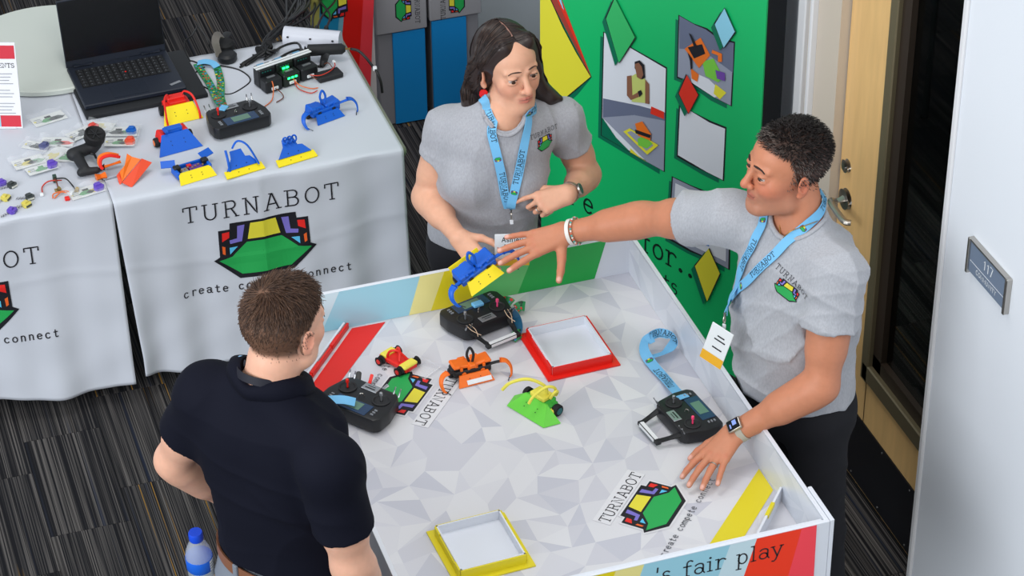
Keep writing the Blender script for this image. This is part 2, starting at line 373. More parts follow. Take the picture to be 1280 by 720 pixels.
hd.tube(smooth_path([(-0.048, -0.055, 0.935), (-0.055, -0.075, 0.934), (-0.056, -0.12, 0.93), (-0.054, -0.165, 0.928), (-0.04, -0.178, 0.928)]), 0.011, n=10, flat=0.75)
hd.build('lever_handle', ST, dr)
MB().cyl((-0.012, -0.052, 1.045), (0, -0.052, 1.045), 0.021, n=20).cyl((-0.016, -0.052, 1.045), (-0.012, -0.052, 1.045), 0.013, n=16).build('deadbolt', ST, dr)
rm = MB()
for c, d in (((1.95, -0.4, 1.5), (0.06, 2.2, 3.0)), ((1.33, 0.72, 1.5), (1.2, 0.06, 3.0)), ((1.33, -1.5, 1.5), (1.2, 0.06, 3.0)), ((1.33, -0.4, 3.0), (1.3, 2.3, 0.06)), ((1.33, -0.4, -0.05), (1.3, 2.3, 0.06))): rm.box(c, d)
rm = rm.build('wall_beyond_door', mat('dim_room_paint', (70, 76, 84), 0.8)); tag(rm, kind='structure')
# room number plate
sp0, sp1 = onx(1217, 297, SX), onx(1266, 350, SX)
sg = thing('room_sign', 'grey room number plate 117 with silver end caps on the white wall', 'sign', (SX, (sp0.y+sp1.y)/2, 1.345)); sw = abs(sp0.y-sp1.y)
MB().box((-0.006, 0, 0), (0.010, sw-0.014, 0.095), bev=0.002).build('plate', mat('slate_plate', (112, 126, 146), 0.4), sg)
for sy in (-1, 1): MB().box((-0.008, sy*(sw/2-0.005), -0.001), (0.018, 0.011, 0.108), bev=0.002).build('end_cap', ST, sg)
MB().box((-0.008, 0, 0.05), (0.014, sw-0.02, 0.005)).build('top_rail', ST, sg)
SW = mat('sign_white', (232, 236, 240), 0.5)
t = MB(); mp = plane_map((-0.0112, 0, 0), (0, -1, 0), (0, 0, 1), (-1, 0, 0))
text(t, '117', 0.026, lambda u, v, o: mp(u+0.002, v+0.006, o), serif=False, th=0.14); t.box((-0.0116, 0, -0.011), (0.0006, sw-0.03, 0.0012))
text(t, 'COMMUNITY', 0.013, lambda u, v, o: mp(u-0.002, v-0.032, o), serif=False, th=0.15); t.build('lettering', SW, sg, smooth=0)
# ------------------------------------------------------------------ the printed display panel
PE = Vector((0.407, -0.914, 0)).normalized(); PN = Vector((-0.914, -0.407, 0)).normalized(); PO = Vector((0.570, 0.362, 0.0))
def pan(px, py):                          # panel coordinates (along, up)
    P = onplane(px, py, PO, PN); return ((P-PO).dot(PE), P.z)
pw = -pan(677, 60)[0]
dp = thing('display_panel', 'tall green printed display panel with photo cards, standing behind the arena by the door', 'display panel', PO)
dp.rotation_euler = (0, 0, math.atan2(PE.y, PE.x))        # local x along the panel, local -y towards the viewer
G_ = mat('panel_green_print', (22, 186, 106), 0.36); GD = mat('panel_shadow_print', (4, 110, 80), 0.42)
MB().box((-pw/2, 0.045, 1.06), (pw, 0.09, 2.12), bev=0.004).build('frame', mat('black_fabric_side', (14, 17, 22), 0.7), dp)
MB().box((-pw/2, -0.002, 1.06), (pw, 0.006, 2.12)).build('printed_face', G_, dp)
pm = lambda u, v, off=0.0: Vector((u, -0.005-off, v))
def pp(L): return [pan(*p) for p in L]
PWHITE = mat('panel_white_print', (224, 228, 236), 0.4); PY = mat('panel_yellow_print', (228, 220, 60), 0.4); PR = mat('panel_red_print', (222, 52, 34), 0.4)
PC = mat('panel_sky_print', (140, 205, 228), 0.4); PG2 = mat('panel_mid_green_print', (54, 184, 104), 0.4); PDR = mat('panel_dark_red_print', (160, 62, 52), 0.4)
PGR = mat('panel_grey_print', (150, 156, 174), 0.4); PGD = mat('panel_slate_print', (104, 112, 136), 0.4); PSK = mat('panel_skin_print', (140, 96, 74), 0.4)
PO_ = mat('panel_orange_print', (232, 116, 36), 0.4); PLG = mat('panel_lime_print', (120, 200, 70), 0.4); PB = mat('panel_blue_print', (20, 110, 190), 0.4); PLM = mat('panel_pale_lime_print', (196, 206, 116), 0.4)
PM_ = [INK, PWHITE, GD, PY, PR, PC, PG2, PDR, PGR, PGD, PSK, PO_, PLG, PB, PLM, mat('panel_violet_print', (110, 70, 160), 0.4)]
def card(name, polys, base=0.0):
    s = MB()
    for k, (m, L) in enumerate(polys): print_poly(s, pp(L), pm, base+0.0004*(k+1), m)
    return s.build(name, PM_, dp, smooth=0)
def grow(L, d):
    cx = sum(p[0] for p in L)/len(L); cy = sum(p[1] for p in L)/len(L)
    return [(cx+(x-cx)*(1+d/abs(x-cx) if abs(x-cx) > 1 else 1), cy+(y-cy)*(1+d/abs(y-cy) if abs(y-cy) > 1 else 1)) for x, y in L]
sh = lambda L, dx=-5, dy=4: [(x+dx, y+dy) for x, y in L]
card('arch_print', [(2, [(676.9, 0), (694, 0), (724, 60), (741, 96), (724, 117), (712, 128), (690, 140), (677, 150)]), (4, [(696, -3), (703, -3), (741, 96)]), (7, [(689, -3), (697, -3), (735, 83), (740, 95)]),
                    (0, [(677, -3), (690, -3), (707, 35), (724, 67), (741, 95.5), (717, 116), (700, 130), (677, 141)]), (3, [(677, -3), (689, -3), (705, 33), (722, 65), (740, 95), (716, 115), (700, 128), (677, 139)]),
                    (5, [(700, -3), (703, -3), (707, 12), (705, 9)])])
girl = [(757, 40), (834, 85), (831, 213), (754, 167)]
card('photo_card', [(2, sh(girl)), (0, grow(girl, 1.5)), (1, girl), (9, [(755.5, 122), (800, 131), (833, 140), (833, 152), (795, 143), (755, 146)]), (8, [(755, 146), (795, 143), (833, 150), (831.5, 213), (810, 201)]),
                    (4, [(816, 132), (832, 139), (832, 148), (815, 141)]), (2, [(755, 146), (772, 171), (790, 189), (754, 168)]), (3, [(790, 184), (800, 194), (812, 202), (790, 189)]),
                    (14, [(792, 94), (797, 91), (808, 97), (813, 104), (812, 128), (792, 126)]), (10, [(786, 94), (792, 93), (793, 118), (800, 114), (801, 120), (791, 124), (786, 118)]), (10, [(809, 98), (814, 104), (814, 129), (809, 128)]),
                    (0, [(796, 76), (802, 74), (808, 80), (809, 96), (805, 98), (796, 84)]), (10, [(796, 79), (801, 77), (805, 82), (807, 92), (804, 98), (799, 95)]), (0, [(800, 113), (804, 111), (806, 116), (802, 120)]),
                    (3, [(782, 163), (790, 159), (826, 180), (812, 192)]), (8, [(787, 164), (792, 162), (820, 180), (811, 187)]), (12, [(800, 172), (808, 168), (819, 178), (812, 184), (801, 180)]), (11, [(797, 153), (806, 150), (817, 166), (816, 174), (801, 168)]), (0, [(797, 160), (817, 167), (816, 171), (798, 165)])])
robo = [(851, 19), (870, 30), (884, 36), (900, 48), (919, 53), (915, 131), (895, 121), (880, 110), (866, 102), (849, 95)]
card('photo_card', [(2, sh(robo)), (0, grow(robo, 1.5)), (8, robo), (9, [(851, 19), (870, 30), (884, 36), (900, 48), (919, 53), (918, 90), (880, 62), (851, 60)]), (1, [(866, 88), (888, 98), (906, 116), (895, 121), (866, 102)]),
                    (3, [(896, 104), (910, 115), (902, 123), (894, 116)]), (12, [(880, 76), (894, 72), (906, 96), (900, 102), (884, 94)]), (11, [(858, 60), (878, 46), (890, 68), (876, 84)]), (0, [(862, 58), (880, 54), (884, 66), (870, 72)]),
                    (11, [(866, 84), (876, 92), (874, 101), (867, 97)]), (11, [(893, 61), (905, 66), (905, 76), (900, 76), (900, 68), (892, 65)]), (0, [(862, 64), (868, 72), (868, 84), (866, 86), (865, 74)]), (15, [(897, 86), (909, 90), (909, 100), (899, 97)]), (0, [(864, 40), (867, 42), (874, 56), (870, 56)])])
qr = [(852, 130), (870, 141), (888, 152), (908, 160), (905, 224), (885, 214), (868, 204), (849, 193)]
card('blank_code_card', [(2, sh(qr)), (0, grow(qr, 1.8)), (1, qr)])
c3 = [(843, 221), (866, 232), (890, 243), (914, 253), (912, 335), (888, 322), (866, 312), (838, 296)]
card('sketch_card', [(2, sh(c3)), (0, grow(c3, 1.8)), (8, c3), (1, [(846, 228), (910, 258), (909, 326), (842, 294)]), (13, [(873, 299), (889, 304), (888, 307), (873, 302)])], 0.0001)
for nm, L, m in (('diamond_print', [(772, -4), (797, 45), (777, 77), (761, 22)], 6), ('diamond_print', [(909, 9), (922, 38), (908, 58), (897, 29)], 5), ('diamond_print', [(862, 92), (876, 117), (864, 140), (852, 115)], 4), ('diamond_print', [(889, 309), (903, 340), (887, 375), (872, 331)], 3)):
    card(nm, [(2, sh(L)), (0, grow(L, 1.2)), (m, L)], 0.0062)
def ptext(tx, px, py, size, slope=0.0):
    s = MB(); a, z = pan(px, py); text(s, tx, size, lambda u, v, o: pm(a+u, z+v+slope*u, o), align='l', th=0.10); s.build('lettering', mat('panel_text', (8, 30, 26), 0.5), dp, smooth=0)
ptext('for...', 803, 311, 0.082); ptext('Pe', 711, 251, 0.082); ptext('rts', 819, 352, 0.060)

# ------------------------------------------------------------------ cartons and the leaning board behind the table
CG = mat('carton_grey', (136, 135, 140), 0.7); CB = mat('carton_blue', (8, 134, 204), 0.6); CGL = mat('carton_lid_grey', (146, 145, 149), 0.7)
def carton(px0, px1, y, label, flip):
    a, b_ = ony(px0, 60, y), ony(px1, 55, y); wd_ = b_.x-a.x-0.006; zl = ony((px0+px1)/2, (38 if not flip else 20), y).z
    t = thing('carton', label, 'carton', ((a.x+b_.x)/2, y, 0), group='tall product cartons')
    MB().box((0, 0.11, zl/2+0.02), (wd_-0.012, 0.21, zl+0.04), bev=0.004).build('body', CG, t)
    s = MB(); x0, x1 = ((-wd_/2+0.062, wd_/2-0.006) if not flip else (-wd_/2+0.006, wd_/2-0.058))
    s.box(((x0+x1)/2, -0.001, zl/2), (x1-x0, 0.012, zl-0.01), bev=0.002); s.build('blue_panel', CB, t)
    MB().box((0, 0.105, zl+0.09), (wd_+0.004, 0.235, 0.18), bev=0.004).build('lid', CGL, t)
    c = ony((px0+px1)/2+(1 if not flip else 0), 10 if not flip else 0, y); lx, lz = c.x-(a.x+b_.x)/2, c.z
    r = 1 if not flip else -1
    mp = lambda u, v, off: Vector((lx+v*r, -0.0128-off, lz-u*r))
    s = MB(); logo(s, 0.052, lambda u, v, o: mp(u, v, o), 0.0006); s.build('logo', LOGO_M, t, smooth=0)
    s = MB(); text(s, 'TURNABOT', 0.017, lambda u, v, o: mp(u, v+0.046, o)); s.build('lettering', INK, t, smooth=0)
carton(470, 534, 2.36, 'grey and blue tall carton with logo lid, left one of the pair behind the table', False)
carton(537, 602, 2.36, 'grey and blue tall carton with logo lid, right one of the pair', True)
bdn = Vector((-0.10, -1, 0)).normalized(); by = 2.30
bd = thing('striped_board', 'striped board in red, pink and pale blue leaning behind the white table', 'board', (-0.42, by, 0))
s = MB(); bw = 0.30
def bx(px, py): P = ony(px, py, by); return (P.x+0.42, P.z)
xl, xr = bx(388, 0)[0], bx(466, 0)[0]; s.box(((xl+xr)/2, 0.008, 0.66), (xr-xl, 0.012, 1.32)); s.build('backing', mat('board_core', (196, 190, 190), 0.6), bd)
bm_ = lambda u, v, off=0.0: Vector((u, 0.0-off, v))
cols = [mat('board_olive', (160, 156, 84), 0.45), mat('board_blue', (24, 124, 164), 0.45), mat('board_pale_blue', (108, 160, 178), 0.45), mat('board_red', (206, 26, 20), 0.4), mat('board_pink', (226, 60, 70), 0.4)]
ed = [((388, -20), (388, 90)), ((400, -20), (398, 90)), ((428, -20), (417, 90)), ((433, -20), (422, 110)), ((455, -20), (447, 110)), ((468, -20), (463, 110))]
for k in range(5):
    (a, b_), (c, d) = ed[k], ed[k+1]
    s = MB(); P = [bx(*a), bx(*c), bx(*d), bx(*b_)]
    q = [(P[0][0], 1.31), (P[1][0], 1.31), (P[2][0], P[2][1]), (P[3][0], P[3][1])]
    (xa, za), (xb, zb) = P[0], P[3]; (xc, zc), (xd, zd) = P[1], P[2]
    fa = lambda z: xa+(xb-xa)*(z-za)/(zb-za); fc = lambda z: xc+(xd-xc)*(z-zc)/(zd-zc)
    s.add([bm_(fa(0.02), 0.02, 0.002), bm_(fc(0.02), 0.02, 0.002), bm_(fc(1.31), 1.31, 0.002), bm_(fa(1.31), 1.31, 0.002)], [(0, 1, 2, 3)]); s.build('stripe', cols[k], bd, smooth=0)
s = MB(); mpb = lambda u, v, off: bm_(bx(417, 0)[0]+v, bx(417, 0)[1]-u, off+0.003); logo(s, 0.085, mpb); s.build('logo', LOGO_M, bd, smooth=0)

# ------------------------------------------------------------------ display tables and cloths
TZ = 0.74
OLV = mat('table_edge_olive', (132, 134, 118), 0.5); GREYM = mat('table_leg_grey', (110, 112, 112), 0.4, 0.7)
CLOTH = mat('white_cloth', (199, 203, 212), 0.8, bump=(1100, 0.06), sheen=0.1)
def table(x0, x1, y0, y1, z, label, rnd=0.03):
    t = thing('folding_table', label, 'table', ((x0+x1)/2, (y0+y1)/2, 0)); hx, hy = (x1-x0)/2, (y1-y0)/2
    MB().box((0, 0, z-0.025), (2*hx, 2*hy, 0.04), bev=rnd, seg=3).build('tabletop', OLV, t)
    for sx in (-1, 1):
        for sy in (-1, 1): MB().cyl((sx*(hx-0.1), sy*(hy-0.09), 0), (sx*(hx-0.1), sy*(hy-0.09), z-0.04), 0.015, n=10).build('leg', GREYM, t)
    return t
TX1 = -0.385; YF, YB = 1.0, 1.83
table(-1.36, TX1, YF+0.01, YB, TZ-0.004, 'long table under the logo tablecloth, bare olive edge towards the cartons')
table(-2.9, -1.37, YF+0.01, YB, TZ-0.004, 'long table under the left tablecloth with the small packets')
def cloth(x0, x1, seed, name, label, holes):
    rnd = random.Random(seed); ph = [rnd.uniform(0, 6.28) for _ in range(8)]
    def front(x, s):                      # s = arc distance below the table edge -> y, z
        k = min(1, s/0.7); edge = min(1, max(0, min(x-x0, x1-x)/0.16))
        f = 0.010*math.sin(x*9+ph[0]+1.5*k)+0.007*math.sin(x*21+ph[1]-2*k)+0.004*math.sin(x*43+ph[2])
        fl = 0.028*math.exp(-(min(x-x0, x1-x)/0.05)**2)*k
        wr = 0.0016*math.sin(x*13+s*21+ph[3]+2.2*math.sin(s*6+x*3))*math.sin(s*9+x*5+ph[4])+0.0010*math.sin(x*26-s*13+ph[5]+3*math.sin(x*4+s*7))-0.0020*math.exp(-((x-x0-0.47)/0.012)**2)-0.0016*math.exp(-((s-0.26-.03*math.sin(x*5))/0.012)**2)
        return YF-0.012-0.05*k*k+f*(0.25+0.9*k)*(-1)-fl+wr, TZ-s
    def P(x, t):                          # t<0 on top (distance from the edge), t>0 down the front
        r = 0.02
        if t < -r:
            y = YF-t-r*0.6; z = TZ+0.0022+0.0010*math.sin(x*7+y*4+ph[6]+2*math.sin(y*3))*math.sin(y*6+x*3+ph[7])+0.0010*math.exp(-((x-x0-0.47)/0.012)**2)
            return Vector((x, y, z))
        if t > r:
            y, z = front(x, t-r*0.6); return Vector((x, y, z))
        a = (t+r)/(2*r); y1, z1 = front(x, r*0.4); p0 = Vector((x, YF+r*0.4, TZ+0.0022)); p1 = Vector((x, YF-0.008, TZ+0.001)); p2 = Vector((x, y1, z1))
        return p0*(1-a)**2+p1*2*a*(1-a)+p2*a*a
    nx = int((x1-x0)/0.010); ts = [-(YB-YF)-0.0+i*(YB-YF)/42 for i in range(42)]+[-0.015, -0.01, -0.005, 0, 0.005, 0.01, 0.015]+[0.02+(0.645)*(i+1)/60 for i in range(60)]
    V = []; Fs = []
    for i in range(nx+1):
        x = x0+(x1-x0)*i/nx
        for t in ts:
            tt = t
            if t > 0.02: tt = 0.02+(t-0.02)*(1+0.03*math.sin(x*7+ph[1])-0.02*math.exp(-((x-x0)/0.1)**2))
            p = P(x, tt)
            if x0 > -2 and t > 0: p.x += .034*min(1, t/.6)*math.exp(-(x-x0)/.08)
            V.append(p)
    n = len(ts)
    for i in range(nx):
        for j in range(n-1): Fs.append((i*n+j, i*n+j+1, (i+1)*n+j+1, (i+1)*n+j))
    o = MB().add(V, Fs).build(name, CLOTH, None, smooth=70); sm = o.modifiers.new('thick', 'SOLIDIFY'); sm.thickness = 0.0018; sm.offset = -1
    tag(o, label, 'tablecloth')
    return o, P
c2, P2 = cloth(-1.3575, TX1-0.020, 3, 'tablecloth', 'white tablecloth with large house logo, on the table carrying the laptop and robots', None)
c1, P1 = cloth(-2.9, -1.3585, 8, 'tablecloth', 'white tablecloth at the left edge, cropped logo, on the table with packets', None)
def cloth_print(o, P, px, py, pxr, sz):
    ce = ony(px, py, YF-0.03); mp = lambda u, v, off: P(ce.x+u, TZ-(ce.z+v)+0.012)+Vector((0, -off-0.0012, 0.0004))
    s = MB(); logo(s, sz, mp, 0.0008, cell=0.014); s.build('logo', LOGO_M, o, smooth=60)
    s = MB(); text(s, 'TURNABOT', sz*0.34, lambda u, v, of: mp(u, v+sz*0.745, of), 0.001, seg=0.012, th=0.085, track=0.22); s.build('lettering', INK, o, smooth=0); s = MB()
    text(s, 'create compete connect', sz*0.165, lambda u, v, of: mp(u, v-sz*0.86, of), 0.001, seg=0.012, th=0.13, serif=False, mono=0.92, track=0.0)
    s.build('tag_line', INK, o, smooth=0)
cloth_print(c2, P2, 332, 308, 0, 0.170)
cloth_print(c1, P1, -44, 391, 0, 0.170)
# round table at the back left
rc = at(40, 60, TZ); rt = thing('round_table', 'round pale table behind the laptop at the top left corner', 'table', (-1.62, 2.20, 0))
RTR = 0.31; RZ = TZ+.028; B_ = at(48, 8, RZ); rt.location = (B_.x-.02, B_.y-RTR*.985, 0)
MB().lathe([(RTR-0.006, RZ-0.022), (RTR, RZ-0.018), (RTR, RZ-0.004), (RTR-0.004, RZ)], n=64).build('tabletop', mat('pale_laminate', (206, 212, 204), 0.4), rt)
MB().lathe([(0.035, 0.02), (0.035, RZ-0.022)], n=16).build('column', GREYM, rt); MB().lathe([(0.22, 0.0), (0.21, 0.012), (0.04, 0.03)], n=32).build('base', GREYM, rt)

# ------------------------------------------------------------------ the game arena
AX0, AY0, AZ, AT = -1.07, -1.38, 0.80, 0.93
ar = thing('game_arena', 'white walled game arena board with printed floor, between the three people', 'game arena', (0, 0, 0))
AW = mat('arena_white_sheet', (220, 224, 232), 0.32); AWI = mat('arena_inner_white', (214, 218, 226), 0.28)
t = thing('folding_table', 'dark folding table carrying the game arena', 'table', (-0.535, -0.69, 0))
MB().box((0, 0, 0.715), (0.98, 1.30, 0.03), bev=0.006).build('tabletop', mat('dark_table_top', (60, 60, 64), 0.5), t)
for sx in (-1, 1):
    for sy in (-1, 1): MB().cyl((sx*0.44, sy*0.58, 0), (sx*0.44, sy*0.58, 0.70), 0.015, n=10).build('leg', GREYM, t)
MB().box((AX0/2, AY0/2, 0.765), (-AX0-0.004, -AY0-0.004, 0.068)).build('base', AW, ar)
rnd = random.Random(5); GP = [mat('arena_print_%d' % i, c, 0.38) for i, c in enumerate([(216, 216, 220), (212, 212, 217), (207, 207, 214), (201, 201, 209), (194, 195, 205)])]
def tri_print(name, mapf, L, H, n, m, parent, mats, wts):
    s = MB(); g = [[((i+(rnd.uniform(-.29, .29) if 0 < i < n else 0))*L/n, (j+(rnd.uniform(-.29, .29) if 0 < j < m else 0))*H/m) for j in range(m+1)] for i in range(n+1)]
    V = [mapf(x, y, 0.0006) for c in g for x, y in c]; Fs = []
    for i in range(n):
        for j in range(m):
            a, b_, c, d = i*(m+1)+j, (i+1)*(m+1)+j, (i+1)*(m+1)+j+1, i*(m+1)+j+1
            Fs += [(a, b_, c), (a, c, d)] if rnd.random() < .5 else [(a, b_, d), (b_, c, d)]
    for f in Fs: s.add([V[k] for k in f], [(0, 1, 2)], rnd.choices(range(len(mats)), wts)[0])
    return s.build(name, mats, parent, smooth=0)
amap = plane_map((AX0, AY0, AZ-0.001), (1, 0, 0), (0, 1, 0))
tri_print('floor_print', amap, -AX0, -AY0, 13, 17, ar, GP, (4, 4, 3, 2.5, 2))
# outer walls
def wallbox(name, x0, x1, y0, y1, z0, z1, m=AW): return MB().box(((x0+x1)/2, (y0+y1)/2, (z0+z1)/2), (x1-x0, y1-y0, z1-z0), bev=0.001).build(name, m, ar)
wallbox('wall_panel', 0.0, 0.012, AY0, 0.012, 0.735, AT); wallbox('wall_panel', AX0-0.012, AX0, AY0, 0.012, 0.735, AT)
wallbox('wall_panel', AX0, 0.0, 0.0, 0.012, 0.735, AT); wallbox('wall_panel', AX0-0.012, 0.012, AY0-0.012, AY0, 0.735, AT)
wallbox('wall_tab', 0.013, 0.024, AY0-0.012, AY0+0.13, 0.735, AT+0.002)
wallbox('wall_lining', AX0+0.003, -0.003, AY0+0.004, AY0+0.010, AZ, AT-0.004)
rm_ = plane_map((-0.0005, 0, AZ), (0, -1, 0), (0, 0, 1), (-1, 0, 0))
tri_print('wall_print', rm_, 1.38, AT-AZ-0.002, 13, 2, ar, [mat('wall_print_0', (216, 220, 228), 0.25), mat('wall_print_1', (208, 213, 222), 0.25), mat('wall_print_2', (202, 206, 217), 0.25)], (4, 3, 1))
bmap = plane_map((0, -0.0005, 0), (1, 0, 0), (0, 0, 1), (0, -1, 0))
BK = [mat('band_pale_blue', (202, 226, 234), 0.3), mat('band_blue', (156, 208, 224), 0.3), mat('band_pale_yellow', (234, 224, 146), 0.3), mat('band_yellow', (226, 208, 36), 0.3), mat('band_pale_green', (100, 190, 110), 0.3), mat('band_green', (30, 166, 72), 0.3), AWI,
      mat('band_red', (248, 66, 40), 0.3), mat('band_pink', (250, 76, 88), 0.3)]
def band(name, mp, yv, eds, mlist, zb, zt, parent):
    xs = []
    for (pt, pb) in eds:
        a, b_ = ony(pt[0], pt[1], yv), ony(pb[0], pb[1], yv); f = lambda z, a=a, b_=b_: a.x+(b_.x-a.x)*(z-a.z)/(b_.z-a.z); xs.append((f(zb), f(zt)))
    for k, mi in enumerate(mlist):
        s = MB(); s.add([mp(xs[k][0], zb, 0.0006), mp(xs[k+1][0], zb, 0.0006), mp(xs[k+1][1], zt, 0.0006), mp(xs[k][1], zt, 0.0006)], [(0, 1, 2, 3)]); s.build(name, BK[mi], parent, smooth=0)
band('colour_band', bmap, 0.0, [((392, 370), (367, 420)), ((424, 364), (398, 425)), ((525.7, 341.7), (510.7, 395)), ((556.7, 335), (539, 387)), ((606, 325), (590, 374)), ((666.7, 317), (649, 362)), ((758.6, 297.5), (744, 345))], [0, 1, 2, 3, 4, 5], AZ+0.001, AT-0.001, ar)
fmap = plane_map((0, AY0-0.0125, 0), (1, 0, 0), (0, 0, 1), (0, -1, 0))
band('colour_band', fmap, AY0-0.012, [((690, 729), (640, 860)), ((770, 712), (740, 792)), ((806, 703), (776, 783)), ((912.6, 681), (882, 761)), ((946, 673), (918, 753)), ((1003, 657), (985, 720)), ((1021, 653), (1017, 720))], [3, 2, 1, 0, 7, 8], 0.737, AT-0.002, ar)
s = MB(); q0 = ony(818, 729, AY0-0.012); q1 = ony(978, 692.5, AY0-0.012)
tw_ = text_width("'s fair play", 0.06)
text(s, "'s fair play", (q1.x-q0.x)/tw_, lambda u, v, o: fmap(q0.x+u, q0.z+v+(q1.z-q0.z)*u/(q1.x-q0.x), o), 0.0013, align='l', th=0.085, track=0.06); s.build('lettering', mat('slogan_ink', (44, 40, 44), 0.5), ar, smooth=0)
RED = mat('goal_red', (226, 34, 24), 0.35); YEL = mat('goal_yellow', (222, 206, 40), 0.35)
def flat(name, L, m, off=0.0008): s = MB(); print_poly(s, [tuple(at(px, py, AZ)[:2]) for px, py in L], lambda x, y, o: Vector((x, y, AZ+o)), off, 0); return s.build(name, m, ar, smooth=0)
flat('corner_stripe', [(440, 410.5), (482, 402.5), (395, 518), (384, 490)], RED)
yl_ = [at(955, 590, AZ), at(930, 596, AZ), at(962, 612, AZ), at(879, 680, AZ), at(925, 667, AZ)]
s = MB()
for L, of in ([[(-0.004, -0.99), (-0.004, -1.085), (-0.285, -1.377), (-0.385, -1.377)], 0.0008],): print_poly(s, L, lambda x, y, o: Vector((x, y, AZ+o)), of, 0)
s.build('corner_stripe', YEL, ar, smooth=0)
def pocket(name, p, q, hgt, m, tabs, mt):
    p, q = Vector(p), Vector(q); d = (q-p); l = d.length; d.normalize(); n = Vector((-d.y, d.x, 0)); R = Matrix((d, n, Vector((0, 0, 1)))).transposed().to_4x4()
    MB().box((p+q)/2+Vector((0, 0, AZ+hgt/2)), (l, 0.006, hgt), R=R).build(name, m, ar)
    for f in tabs: MB().box(p+d*l*f+Vector((0, 0, AZ+hgt-0.004)), (0.055, 0.010, 0.012), R=R).build('slot_tab', mt, ar)
pocket('corner_divider', (-0.003, -1.13, 0), (-0.215, -1.377, 0), 0.045, AW, (0.3, 0.72), YEL)
pocket('corner_divider', (-0.862, -0.003, 0), (-1.068, -0.262, 0), 0.018, RED, (0.28, 0.7), RED)
pocket('corner_divider', (-0.872, -0.003, 0), (-1.068, -0.248, 0), 0.022, AW, (), AW)
def goal(name, label, L, m, z=AZ):
    P = [at(px, py, z) for px, py in L]; c = sum(P, Vector())/4; ux = ((P[1]-P[0])+(P[2]-P[3])).normalized()
    wx = ((P[1]-P[0]).length+(P[2]-P[3]).length)/2; wy = ((P[2]-P[1]).length+(P[3]-P[0]).length)/2
    t = thing(name, label, 'goal box', c, math.atan2(ux.y, ux.x), group='open goal boxes on the arena')
    hx, hy, h = wx/2, wy/2, 0.029; b_ = 0.020
    MB().box((0, 0, 0.0025), (wx, wy, 0.004)).build('base_plate', m, t)
    MB().box((0, 0, 0.0055), (wx-2*b_-0.004, wy-2*b_-0.004, 0.002)).build('tray_floor', AW, t)
    for sx, sy in ((-1, 0), (1, 0), (0, -1), (0, 1)):
        o_ = Vector((sx*(hx-b_), sy*(hy-b_), 0)); dm = (0.004, wy-2*b_) if sx else (wx-2*b_, 0.004)
        MB().box(o_+Vector((-sx*.002, -sy*.002, h/2+0.004)), dm+(h,)).build('tray_wall', AW, t)
        if sx:
            for k in (-1, 1): MB().box(o_+Vector((sx*0.002, k*(hy-b_)*0.80, h/2+0.004)), (0.005, (hy-b_)*0.36, h*0.98)).build('side_cover', m, t)
            MB().box(o_+Vector((sx*0.002, 0, h/2)), (0.004, (hy-b_)*1.3, h*0.85)).build('side_cover', m, t)
        else: MB().box(o_+Vector((0, sy*0.002, h/2+0.003)), (wx-2*b_, 0.004, h*0.96)).build('side_cover', m, t)
    return t
goal('goal_box', 'red rimmed white goal box on the arena, near the back wall', [(651, 419), (738, 399), (774, 458), (682, 478)], RED)
goal('goal_box', 'yellow rimmed white goal box on the arena at the bottom edge', [(535, 665), (632, 642), (668, 708), (568, 735)], YEL)
def arena_logo(px0, py0, px1, py1, cpx, cpy, w_):
    a, b_, c = at(px0, py0, AZ), at(px1, py1, AZ), at(cpx, cpy, AZ); u = (b_-a); l = u.length; u.normalize(); v = Vector((-u.y, u.x, 0))
    mp = plane_map(c, u, v, (0, 0, 1)); tv = ((a+b_)/2-c).dot(v)
    s = MB(); hal = mat('logo_halo', (221, 221, 225), 0.38)
    print_poly(s, [(x*w_*1.06, y*w_*1.08) for x, y in LOGO[0][1]], mp, 0.0011, 0); s.box(c+v*(tv+0.018)+Vector((0, 0, 0.0009)), (l*1.04, 0.050, 0.0006), R=Matrix((u, v, Vector((0, 0, 1)))).transposed().to_4x4())
    s.build('logo_halo', hal, ar, smooth=0)
    s = MB(); logo(s, w_, mp, 0.0018); s.build('logo', LOGO_M, ar, smooth=0)
    s = MB(); tw = text_width('TURNABOT', 0.08); text(s, 'TURNABOT', l/tw, lambda x, y, o: mp(x, y+tv, o), 0.0018, th=0.1)
    text(s, 'create compete connect', w_*0.17, lambda x, y, o: mp(x, y, o), 0.0018, serif=False) if 0 else None; s.build('lettering', INK, ar, smooth=0)
    s = MB(); text(s, 'create compete connect', w_*0.17, lambda x, y, o: mp(x, y-w_*0.96, o), 0.0018, serif=False, mono=0.86, track=0, th=0.12); s.build('tag_line', mat('grey_ink', (96, 98, 106), .5), ar, smooth=0)
arena_logo(761, 654, 803, 593, 817, 634, 0.108)
arena_logo(559, 474, 517, 531, 503, 492, 0.104)
